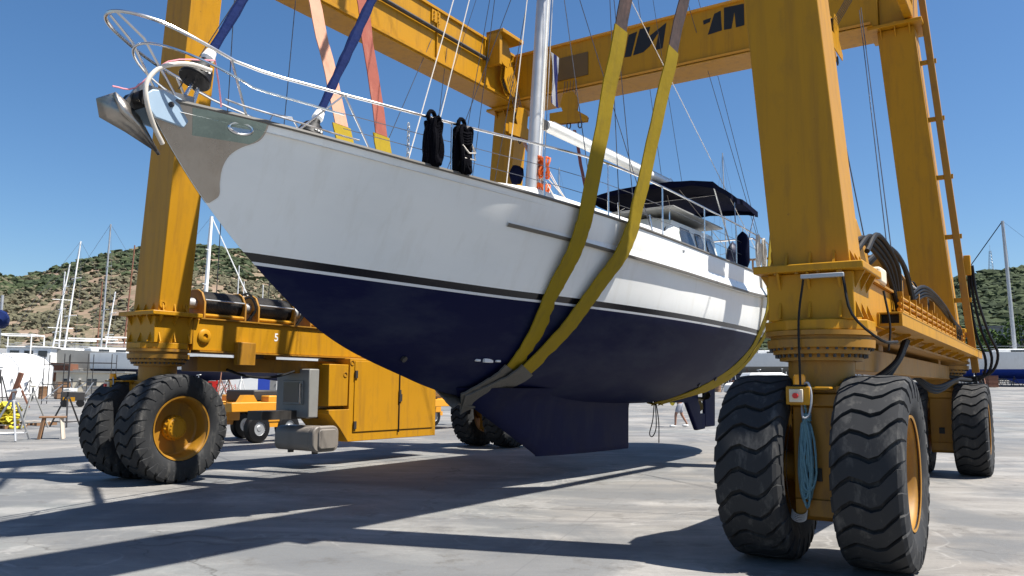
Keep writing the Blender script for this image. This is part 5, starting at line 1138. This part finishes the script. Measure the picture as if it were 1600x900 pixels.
for px, d, m, z0, w_, h_, lbl in ((339, 80, 'red_plastic', .2, 1.1, 1.9, 'red sign board leaning by the white workshop'), (419, 79, 'bright_blue', .4, 1.1, 2.5, 'blue poster panel on the white container office')):
    p = gp(px, d); fr = Frame(p.x, p.y, p.z, R(-12)); o = thing('sign_board', fr, (0, 0, 0), lbl, 'sign'); mb = MB(); mb.box((-w_/2, 0, z0), (w_/2, .05, z0+h_)); mb.build('panel', m, o)
    mb = MB(); mb.box((-w_*.32, -.012, z0+h_*.55), (w_*.32, 0, z0+h_*.85)); mb.build('print', 'white_paint', o)
    mb = MB(); mb.box((-w_*.4, .01, 0), (-w_*.3, .04, z0+.1)); mb.box((w_*.3, .01, 0), (w_*.4, .04, z0+.1)); mb.build('foot', 'galvanised', o)
# boat stands and trestles
CN = {'galvanised': 'silvery', 'dark_steel': 'dark', 'rust': 'rusty', 'white_paint': 'white', 'grey_paint': 'grey'}
def tripod(px, d, h, lbl, m='galvanised', top='white_paint', spread_=.55, rot=0., grp='tripod boat stands on the apron', det=True):
    p = gp(px, d); fr = Frame(p.x, p.y, p.z, rot); o = thing('boat_stand', fr, (0, 0, 0), lbl.replace('@', CN[m]+(' padded' if det else ' bare')), 'boat stand', grp)
    feet = [(spread_*math.cos(a), spread_*math.sin(a)) for a in (R(90), R(210), R(330))]
    for x, y in feet:
        mb = MB(); mb.tube([(x*.12, y*.12, h*.78), (x, y, 0.02)], .03, 6); mb.build('leg', m, o)
    mb = MB()
    for k in range(3): a, b = feet[k], feet[(k+1) % 3]; mb.tube([(a[0]*.85, a[1]*.85, h*.14), (b[0]*.85, b[1]*.85, h*.14)], .018, 5)
    mb.build('brace', m, o)
    mb = MB(); mb.tube([(0, 0, h*.62), (0, 0, h*.93)], .035, 8); mb.lathe([(.09, 0), (.09, .05), (.03, .09)], (0, 0, h*.74), (0, 0, 1), 10); mb.build('screw_post', m, o)
    if det: mb = MB(); mb.bar((-.18, 0, h*.96), (.18, 0, h*.99), .16, .05); mb.build('pad', top, o)
    return o
tripod(35, 22.9, 1.42, 'grey tripod stand with white top beside the yellow sling pile', spread_=.62, rot=.3)
tripod(64, 28.5, 1.5, 'grey tripod stand behind the low wooden stool', m='grey_paint', rot=1.0)
tripod(118, 29.5, 1.35, 'dark tripod stand with a white pad next to the front tyre', m='dark_steel', rot=.5)
tripod(12, 40, 2.2, 'tall dark stand at the edge of the white tent', m='dark_steel', rot=.2, spread_=.8)
tripod(318, 66, 1.9, 'thin white stand in front of the red sign board', m='white_paint', rot=.4)
tripod(384, 66, 2.0, 'tall white stand in front of the pale grey shed', m='white_paint', rot=.9)
tripod(448, 70, 1.9, 'rusty stand close to the control box', m='rust', rot=.2)
rnd = random.Random(21)
cols = ['galvanised', 'dark_steel', 'rust', 'white_paint', 'grey_paint']
for k in range(26):
    px = 1112+k*11.5+rnd.uniform(-3, 3)
    if 1330 > px > 1260: px += 70
    tripod(px, rnd.uniform(78, 92), rnd.uniform(1.5, 2.3), 'small @ boat stand in the crowded row beyond the stern', m=rnd.choice(cols), rot=rnd.random()*2, grp='row of boat stands beyond the stern', spread_=.6, det=k % 3 == 0)
for k in range(14):
    tripod(1465+k*10+rnd.uniform(-3, 3), rnd.uniform(78, 90), rnd.uniform(1.1, 1.7), 'low @ boat stand in the row under the blue bottomed yacht', m=rnd.choice(cols[:3]), rot=rnd.random()*2, grp='row of stands under the blue bottomed yacht', spread_=.5, det=False)
for k in range(22):
    tripod(rnd.uniform(8, 300), rnd.uniform(56, 72), rnd.uniform(1.2, 1.9), 'small @ boat stand in the jumble along the yard edge', m=rnd.choice(cols), rot=rnd.random()*2, grp='jumbled stands along the yard edge', spread_=.55, det=k % 2 == 0)
# drums and crates along the yard edges
def drum_thing(px, d, m, lbl, h=.9):
    p = gp(px, d); fr = Frame(p.x, p.y, p.z, 0); o = thing('oil_drum', fr, (0, 0, 0), lbl, 'drum', 'drums along the yard edge')
    mb = MB(); mb.lathe([(0, 0), (.29, 0), (.30, .02), (.29, .04), (.29, h*.33), (.305, h*.35), (.29, h*.37), (.29, h*.66), (.305, h*.68), (.29, h*.70), (.29, h-.03), (.30, h-.01), (.28, h), (0, h-.02)], (0, 0, 0), (0, 0, 1), 16); mb.build('barrel', m, o)
    mb = MB(); mb.cyl((.15, 0, h-.03), (.15, 0, h+.02), .04, n=8); mb.build('bung', 'dark_steel', o)
def crate(px, d, w_, h, m, lbl, rot):
    p = gp(px, d); fr = Frame(p.x, p.y, p.z, rot); o = thing('crate', fr, (0, 0, 0), lbl, 'crate', 'crates along the yard edge')
    mb = MB(); mb.box((-w_/2+.03, -.37, .03), (w_/2-.03, .37, h-.04)); mb.build('body', m, o)
    for k in range(3):
        mb = MB(); mb.box((-w_/2, -.40, .05+k*h*.33), (w_/2, .40, .05+k*h*.33+h*.22)); mb.build('slat', m, o)
    mb = MB(); mb.box((-w_/2-.01, -.41, h-.05), (w_/2+.01, .41, h)); mb.build('lid', m, o)
rnd = random.Random(77)
DC = [('wood', 'brown'), ('rust', 'rusty red'), ('navy_paint', 'navy'), ('orange_yellow', 'orange'), ('white_paint', 'white'), ('dark_steel', 'black')]
for k in range(16):
    m, cn = DC[k % 6]; drum_thing(rnd.uniform(20, 330), rnd.uniform(58, 76), m, cn+' drum in the clutter along the yard edge below the masts')
for k in range(16):
    m, cn = [('rust', 'rust brown'), ('pale_wood', 'pale wooden'), ('cream', 'cream'), ('wood', 'dark wooden'), ('grey_paint', 'grey')][k % 5]; crate(rnd.uniform(15, 330), rnd.uniform(58, 76), rnd.uniform(.8, 1.6), rnd.uniform(.6, 1.3), m, cn+' crate in the clutter along the yard edge below the masts', rnd.random())
for k in range(10):
    m, cn = DC[(k*5+1) % 6]; drum_thing(rnd.uniform(1105, 1300), rnd.uniform(80, 95), m, cn+' drum among the boat stands beyond the stern')
for k in range(8):
    m, cn = [('rust', 'rust brown'), ('pale_wood', 'pale wooden'), ('white_paint', 'white'), ('grey_paint', 'grey')][k % 4]; crate(rnd.uniform(1400, 1600), rnd.uniform(74, 95), rnd.uniform(.8, 1.8), rnd.uniform(.6, 1.4), m, cn+' crate near the stands under the blue bottomed yacht', rnd.random())
# wooden stool
p = gp(98, 23.8); fr = Frame(p.x, p.y, p.z, R(-25)); o = thing('trestle_stool', fr, (0, 0, 0), 'small splay legged wooden trestle stool with pale side', 'stool')
mb = MB(); mb.box((-.34, -.20, .60), (.34, .20, .645)); mb.build('top', 'wood', o, bevel=.008)
for sx in (-1, 1):
    for sy in (-1, 1):
        mb = MB(); mb.bar((sx*.22, sy*.14, .60), (sx*.30, sy*.24, .01), .09, .035); mb.build('leg', 'pale_wood' if sx > 0 else 'wood', o)
    mb = MB(); mb.bar((sx*.265, -.19, .24), (sx*.265, .19, .24), .03, .06); mb.build('stretcher', 'wood', o)
mb = MB(); mb.prism([(.225, -.13, .60), (.225, .13, .60), (.262, .175, .32), (.262, -.175, .32)], (.02, 0, 0)); mb.build('side_board', 'pale_wood', o)
# pallets and folded yellow slings
def pallet(px, d, lbl):
    p = gp(px, d); fr = Frame(p.x, p.y, p.z, R(20)); o = thing('pallet', fr, (0, 0, 0), lbl, 'pallet', 'wooden pallets by the stands')
    for k in range(5):
        mb = MB(); mb.box((-.6, -.4+k*.18, .11), (.6, -.28+k*.18, .135)); mb.build('slat', 'pale_wood', o)
    for x in (-.55, 0, .55):
        mb = MB(); mb.box((x-.05, -.4, 0), (x+.05, .45, .108)); mb.build('bearer', 'wood', o)
    return fr
fr = pallet(22, 28.6, 'wooden pallet under the folded yellow slings'); pallet(70, 30.5, 'empty wooden pallet beside the tripod stand')
pallet(-8, 28.2, 'wooden pallet at the end of the yellow sling pile')
o = thing('folded_sling', fr, (0, 0, .14), 'heap of folded bright yellow slings on a pallet', 'sling'); rnd = random.Random(3)
for k in range(9):
    z = .17+.075*k; P = []; x0, x1 = -.62+.02*k+rnd.uniform(-.1, .1), .60-.03*k+rnd.uniform(-.15, .1); y0 = rnd.uniform(-.22, .22)
    P = [(x0+(x1-x0)*i/14, y0+.04*math.sin(i+k), z+.05*math.sin(i*.9+k*1.7)+(.04 if 2 < i < 12 else 0)) for i in range(15)]; P += [(x1+.05, y0, z+.05), (x1-.02, y0, z+.09)]
    mb = MB(); mb.strap(P, (0, 1, 0), .34, .035); mb.build('fold', 'yellow_cloth', o, smooth=50)
mb = MB(); mb.tube(bez([(.5, -.1, .1), (.75, -.3, .05), (.9, -.1, .04), (.7, .2, .06)], 16), .05, 7); mb.build('loose_end', 'yellow_cloth', o)
p = gp(27, 31); fr = Frame(p.x, p.y, p.z, 0); o = thing('leaning_beam', fr, (0, 0, 0), 'rust brown steel post leaning behind the yellow slings', 'post')
mb = MB(); mb.bar((-.15, 0, .02), (.42, 0, 1.9), .14, .14); mb.build('beam', 'rust', o); mb = MB(); mb.bar((.35, 0, 1.5), (.75, .1, .6), .06, .06); mb.build('strut', 'rust', o)
# scaffold frames
def scaffold(px, d, nx, nz_, lbl, head=0., bay=2.0, lift_=1.5):
    p = gp(px, d); fr = Frame(p.x, p.y, p.z, head); o = thing('scaffold', fr, (0, 0, 0), lbl, 'scaffold')
    for i in range(nx+1):
        for y in (0, 1.1):
            mb = MB(); mb.tube([((i-nx/2)*bay, y, 0), ((i-nx/2)*bay, y, nz_*lift_+.6)], .03, 6); mb.build('standard', 'dark_steel', o)
    for k in range(1, nz_+1):
        for y in (0, 1.1):
            mb = MB(); mb.tube([(-nx/2*bay, y, k*lift_), (nx/2*bay, y, k*lift_)], .028, 6); mb.build('ledger', 'dark_steel', o)
    for i in range(nx):
        mb = MB(); mb.tube([((i-nx/2)*bay, 0, .2), ((i+1-nx/2)*bay, 0, lift_)], .035, 5); mb.build('diagonal', 'galvanised', o)
    mb = MB(); mb.tube([(-nx/2*bay, 0, .25), (nx/2*bay, 0, .25)], .035, 5); mb.build('base_ledger', 'galvanised', o)
scaffold(94, 50, 1, 2, 'grey pipe scaffold tower standing left of the front tyre', R(-15), 1.1, 1.2)
scaffold(146, 56, 2, 2, 'wider grey pipe scaffold along the stored yacht', R(-10), 1.5, 1.3)
# fork trolley by the tyre
p = gp(126, 47); fr = Frame(p.x, p.y, p.z, R(-30)); o = thing('yard_trolley', fr, (0, 0, 0), 'dark yard trolley with yellow box behind the front tyre', 'trolley')
mb = MB(); mb.box((-.6, -.4, .35), (.6, .4, .85)); mb.build('body', 'dark_steel', o, bevel=.03); mb = MB(); mb.box((-.5, -.42, .3), (.1, -.38, .55)); mb.build('side_box', 'yellow_paint', o)
for x in (-.4, .4):
    for y in (-.42, .42): mb = MB(); mb.cyl((x, y-.06, .2), (x, y+.06, .2), .2, n=14); mb.build('wheel', 'black_rubber', o)
mb = MB(); mb.tube([(.6, 0, .7), (1.0, 0, 1.4)], .03, 6); mb.build('handle', 'galvanised', o); mb = MB(); mb.box((-.5, -.3, .87), (.2, .3, 1.05)); mb.build('carton', 'white_paint', o)
# yellow self propelled boat trailer behind the engine cabinet
TF = Frame(-6.55, 25.6, gz(-6.55, 25.6), .56); tl = thing('boat_trailer', TF, (0, 0, 0), 'low yellow hydraulic boat trailer with small dark wheels behind the lift', 'trailer')
for x in (-.9, .9):
    mb = MB(); mb.box((x-.13, -3.4, .86), (x+.13, 9.5, 1.12)); mb.build('side_rail', 'orange_yellow', tl, bevel=.02)
for t in (-3.2, 0, 3, 6, 9):
    mb = MB(); mb.box((-.77, t, .88), (.77, t+.22, 1.08)); mb.build('cross_member', 'orange_yellow', tl, bevel=.015)
for t in (-1.9, 8.0):
    for x in (-1, 1):
        mb = MB(); mb.box((x*.68, t-.22, .55), (x*1.02, t+.22, 1.3)); mb.build('pillar', 'orange_yellow', tl, bevel=.03)
        for t2 in ((-.55, .55) if t < 0 else (0,)):
            mb = MB(); mb.lathe([(0, -.14), (.2, -.14), (.36, -.12), (.40, -.07), (.40, .07), (.36, .12), (.2, .14), (.19, .10), (0, .10)], (x*.95, t+t2, .40), (1, 0, 0), 28); wh = mb.build('wheel', 'black_rubber', tl)
            mb = MB(); mb.lathe([(0, .12), (.07, .12), (.09, .105), (.19, .11), (.20, .13)], (x*.95, t+t2, .40), (1, 0, 0), 20); mb.lathe([(0, -.12), (.07, -.12), (.09, -.105), (.19, -.11), (.20, -.13)], (x*.95, t+t2, .40), (1, 0, 0), 20); mb.build('rim', 'galvanised', wh)
        mb = MB(); mb.bar((x*.95, t-.6, .5), (x*.95, t+.6, .5), .1, .16); mb.build('axle_beam', 'orange_yellow', tl)
for t in (-2.8, .8, 4, 7.2):
    for x in (-.9, .9): mb = MB(); mb.prism([(x-.1, t-.3, 1.12), (x-.1, t+.3, 1.12), (x-.1, t+.15, 1.32), (x-.1, t-.15, 1.32)], (.2, 0, 0)); mb.build('support_pad', 'orange_yellow', tl)
mb = MB(); mb.tube(bez([(.7, -2.8, .9), (.75, -2.2, .6), (.8, -1.4, .62), (.75, -.6, .85)], 16), .03, 6); mb.build('hose', 'black_rubber', tl)
mb = MB(); mb.box((-.6, -2.3, 1.13), (.6, -1.2, 1.45)); mb.build('power_pack', 'dark_steel', tl, bevel=.04)
mb = MB(); mb.box((-.9, 4.0, 1.16), (.9, 8.0, 2.0)); mb.top('storage_drum', 'grey_paint', TF, (0, 6, 1.16), 'grey tank lying on the yellow boat trailer', 'tank', bevel=.3)
# bicycles by the workshop
for px, lbl in ((352, 'bicycle leaning by the red sign board'), (368, 'second bicycle beside the white workshop window')):
    p = gp(px, 76); fr = Frame(p.x, p.y, p.z, R(-12)); o = thing('bicycle', fr, (0, 0, 0), lbl, 'bicycle')
    for x in (-.52, .52):
        mb = MB(); mb.tube([Vector((x+.33*math.cos(a), 0, .34+.33*math.sin(a))) for a in [2*math.pi*i/20 for i in range(21)]], .02, 5); mb.build('wheel', 'black_rubber', o)
    mb = MB(); mb.tube([(-.52, 0, .34), (-.2, 0, .85), (.4, 0, .88), (-.1, 0, .34), (-.52, 0, .34)], .025, 6); mb.tube([(.52, 0, .34), (.38, 0, 1.0)], .025, 6); mb.tube([(-.1, 0, .34), (-.22, 0, .95)], .02, 6); mb.build('frame', 'red_plastic', o)
    mb = MB(); mb.cbox((-.22, 0, .96), (.25, .12, .05)); mb.build('saddle', 'black_rubber', o); mb = MB(); mb.tube([(.38, -.28, 1.02), (.38, .28, 1.02)], .015, 5); mb.build('handlebar', 'dark_steel', o)
# parked dark car beyond the stern
p = gp(1176, 66); fr = Frame(p.x, p.y, p.z, R(80)); o = thing('parked_van', fr, (0, 0, 0), 'white van parked among the boat stands beyond the rudder', 'van')
mb = MB(); rows = [[Vector((x*w_, t, z)) for x, z in ((-1, zl), (-1, zm), (-.86, zh), (.86, zh), (1, zm), (1, zl))] for t, w_, zl, zm, zh in ((-2.3, .82, .45, .8, .95), (-2.1, .9, .35, .95, 1.1), (-1.2, .92, .35, 1.05, 1.25), (-.7, .92, .35, 1.1, 1.95), (1.9, .92, .35, 1.1, 2.0), (2.3, .9, .4, 1.1, 1.85))]
mb.grid(rows).add(rows[0], [tuple(range(6))]).add(rows[-1], [tuple(range(6))]); mb.build('body', 'white_paint', o, bevel=.05)
for sx in (-1, 1):
    for t in (-1.45, 1.45): mb = MB(); mb.cyl((sx*.80, t, .33), (sx*.95, t, .33), .33, n=18); mb.build('wheel', 'black_rubber', o)
    for t0, t1 in ((-.55, .3), (.4, 1.1)): mb = MB(); mb.box((sx*.885, t0, 1.2), (sx*.93, t1, 1.72)); mb.build('window', 'window_glass', o)
mb = MB(); mb.add([(-.75, -1.15, 1.30), (.75, -1.15, 1.30), (.72, -.74, 1.88), (-.72, -.74, 1.88)], [(0, 1, 2, 3)]); mb.build('windscreen', 'window_glass', o)
# trees at the right edge of the yard
def tree(px, d, h, lbl, seed):
    rnd = random.Random(seed); p = gp(px, d); fr = Frame(p.x, p.y, p.z, 0); o = thing('broadleaf_tree', fr, (0, 0, 0), lbl, 'tree', 'trees along the yard wall')
    mb = MB(); mb.tube([(0, 0, 0), (.1, 0, h*.3), (0, .1, h*.6)], .2, 7, rs=[.25, .18, .08])
    for k in range(5): a = rnd.random()*6.28; mb.tube([(0, 0, h*(.25+.06*k)), (math.cos(a)*h*.22, math.sin(a)*h*.22, h*(.5+.06*k))], .07, 5, rs=[.1, .03])
    mb.build('trunk', 'bark', o)
    mb = MB()
    for k in range(900):
        while True:
            v = Vector((rnd.uniform(-1, 1), rnd.uniform(-1, 1), rnd.uniform(-1, 1)))
            if v.length < 1 and noise.noise(v*2.3+Vector((seed, 0, 0))) > -.12: break
        c = Vector((v.x*h*.34, v.y*h*.34, h*.62+v.z*h*.36)); n = Vector((rnd.gauss(0, 1), rnd.gauss(0, 1), rnd.gauss(0, 1)+.6)).normalized(); x = n.orthogonal().normalized()*rnd.uniform(.15, .32); y = n.cross(x)
        mb.add([c-x, c-y*.6, c+x, c+y*.6], [(0, 1, 2, 3)])
    mb.build('crown', 'tree_green', o, smooth=0)
for px, d, h, lbl, sd in ((1450, 99, 6, 'round green tree behind the rear tyre by the shed', 1), (1505, 97, 7, 'bushy green tree beside the hose loop', 2), (1540, 100, 6.5, 'green tree at the shed wall near the steel mast', 3), (1592, 98, 8, 'taller green tree at the end of the grey shed', 4), (1415, 110, 6, 'small green tree half hidden by the walkway channel', 5)): tree(px, d, h, lbl, sd)
# radio mast on the hill
q = hill_pt(math.atan(.6625*.0+ (1556-800)/FPX*1.0), 1.0); fr = Frame(q.x, q.y, q.z-2, .3); o = thing('lattice_tower', fr, (0, 0, 0), 'thin lattice radio tower on the wooded ridge', 'tower')
for a, b in ((-1, -1), (1, -1), (1, 1), (-1, 1)):
    mb = MB(); mb.tube([(a*1.6, b*1.6, 0), (a*.5, b*.5, 18)], .13, 4); mb.build('leg', 'galvanised', o)
mb = MB()
for k in range(8):
    z0, z1 = k*2.2, k*2.2+2.2; r0, r1 = 1.6-1.1*z0/18, 1.6-1.1*z1/18
    for a, b, c_, d_ in ((-1, -1, 1, -1), (1, -1, 1, 1), (1, 1, -1, 1), (-1, 1, -1, -1)): mb.tube([(a*r0, b*r0, z0), (c_*r1, d_*r1, z1)], .07, 4)
mb.build('lattice', 'galvanised', o)
mb = MB(); mb.tube([(0, 0, 17), (0, 0, 22)], .1, 5); mb.build('antenna', 'galvanised', o)

# ------------------------------------------------------------------ walking person beyond the keel
pp = gp(1060, 33.2); fr = Frame(pp.x, pp.y, pp.z, R(-90)); man = thing('person', fr, (0, 0, 0), 'person in grey shorts walking past behind the keel, carrying a yellow bundle', 'person')
J = {'pel': (0, 0, .98), 'chest': (0, .05, 1.32), 'neck': (0, .08, 1.50), 'head': (0, .12, 1.64), 'crown': (0, .12, 1.74),
     'lh': (-.10, 0, .93), 'lk': (-.11, .20, .52), 'la': (-.11, .22, .09), 'lt': (-.12, .40, .03),
     'rh': (.10, 0, .93), 'rk': (.11, -.08, .50), 'ra': (.11, -.30, .13), 'rt': (.12, -.14, .03),
     'ls': (-.18, .06, 1.42), 'le': (-.25, .02, 1.16), 'lw': (-.16, .22, 1.02), 'lf': (-.10, .27, 1.0),
     'rs': (.18, .06, 1.42), 're': (.25, .0, 1.16), 'rw': (.16, .20, 1.02), 'rf': (.10, .26, 1.0)}
RAD = {'pel': .13, 'chest': .15, 'neck': .055, 'head': .095, 'crown': .07, 'lh': .095, 'lk': .06, 'la': .04, 'lt': .035, 'rh': .095, 'rk': .06, 'ra': .04, 'rt': .035, 'ls': .065, 'le': .045, 'lw': .035, 'lf': .035, 'rs': .065, 're': .045, 'rw': .035, 'rf': .035}
ED = [('pel', 'chest'), ('chest', 'neck'), ('neck', 'head'), ('head', 'crown')]+[(a+x, a+y) for a in 'lr' for x, y in (('h', 'k'), ('k', 'a'), ('a', 't'), ('s', 'e'), ('e', 'w'), ('w', 'f'))]+[('pel', 'lh'), ('pel', 'rh'), ('chest', 'ls'), ('chest', 'rs')]
def skin(name, J, RAD, ED, root, mt, parent, sub=2):
    ks = list(J); me = bpy.data.meshes.new(name); me.from_pydata([J[k] for k in ks], [(ks.index(a), ks.index(b)) for a, b in ED], []); o = bpy.data.objects.new(name, me); COL.objects.link(o); o.parent = parent
    o.modifiers.new('skin', 'SKIN'); 
    for i, k in enumerate(ks): sv = me.skin_vertices[0].data[i]; sv.radius = (RAD[k], RAD[k]); sv.use_root = (k == root)
    m = o.modifiers.new('sub', 'SUBSURF'); m.levels = sub; m.render_levels = sub; me.materials.append(MATS[mt]); return o
skin('body', J, RAD, ED, 'pel', 'skin', man)
skin('shorts', {'p0': (0, 0, 1.04), 'p': (0, 0, .95), 'l': (-.10, .02, .90), 'l2': (-.115, .17, .56), 'r': (.10, 0, .90), 'r2': (.115, -.07, .55)}, {'p0': .15, 'p': .16, 'l': .12, 'l2': .10, 'r': .12, 'r2': .10}, [('p0', 'p'), ('p', 'l'), ('l', 'l2'), ('p', 'r'), ('r', 'r2')], 'p', 'shorts', man)
skin('shirt', {'a': (0, 0, 1.02), 'b': (0, .05, 1.32), 'c': (0, .07, 1.43), 'l': (-.19, .06, 1.41), 'l2': (-.235, .03, 1.25), 'r': (.19, .06, 1.41), 'r2': (.235, .02, 1.25)}, {'a': .155, 'b': .175, 'c': .10, 'l': .085, 'l2': .075, 'r': .085, 'r2': .075}, [('a', 'b'), ('b', 'c'), ('b', 'l'), ('l', 'l2'), ('b', 'r'), ('r', 'r2')], 'b', 'shirt_dark', man)
mb = MB(); mb.blob((0, .11, 1.70), .105, 2, .05, (1, 1.05, .75)); mb.build('hair', 'black_paint', man)
for sx, t, z in ((-.11, .32, .05), (.11, -.22, .07)): mb = MB(); mb.blob((sx, t, z), .13, 2, .0, (.42, 1.1, .42)); mb.build('shoe', 'white_paint', man)
mb = MB(); mb.blob((0, .30, .98), .17, 2, .15, (1.1, .6, .7)); mb.top('bundle', 'yellow_cloth', fr, (0, .30, .9), 'small yellow bundle in the arms of the walking person', 'bundle')
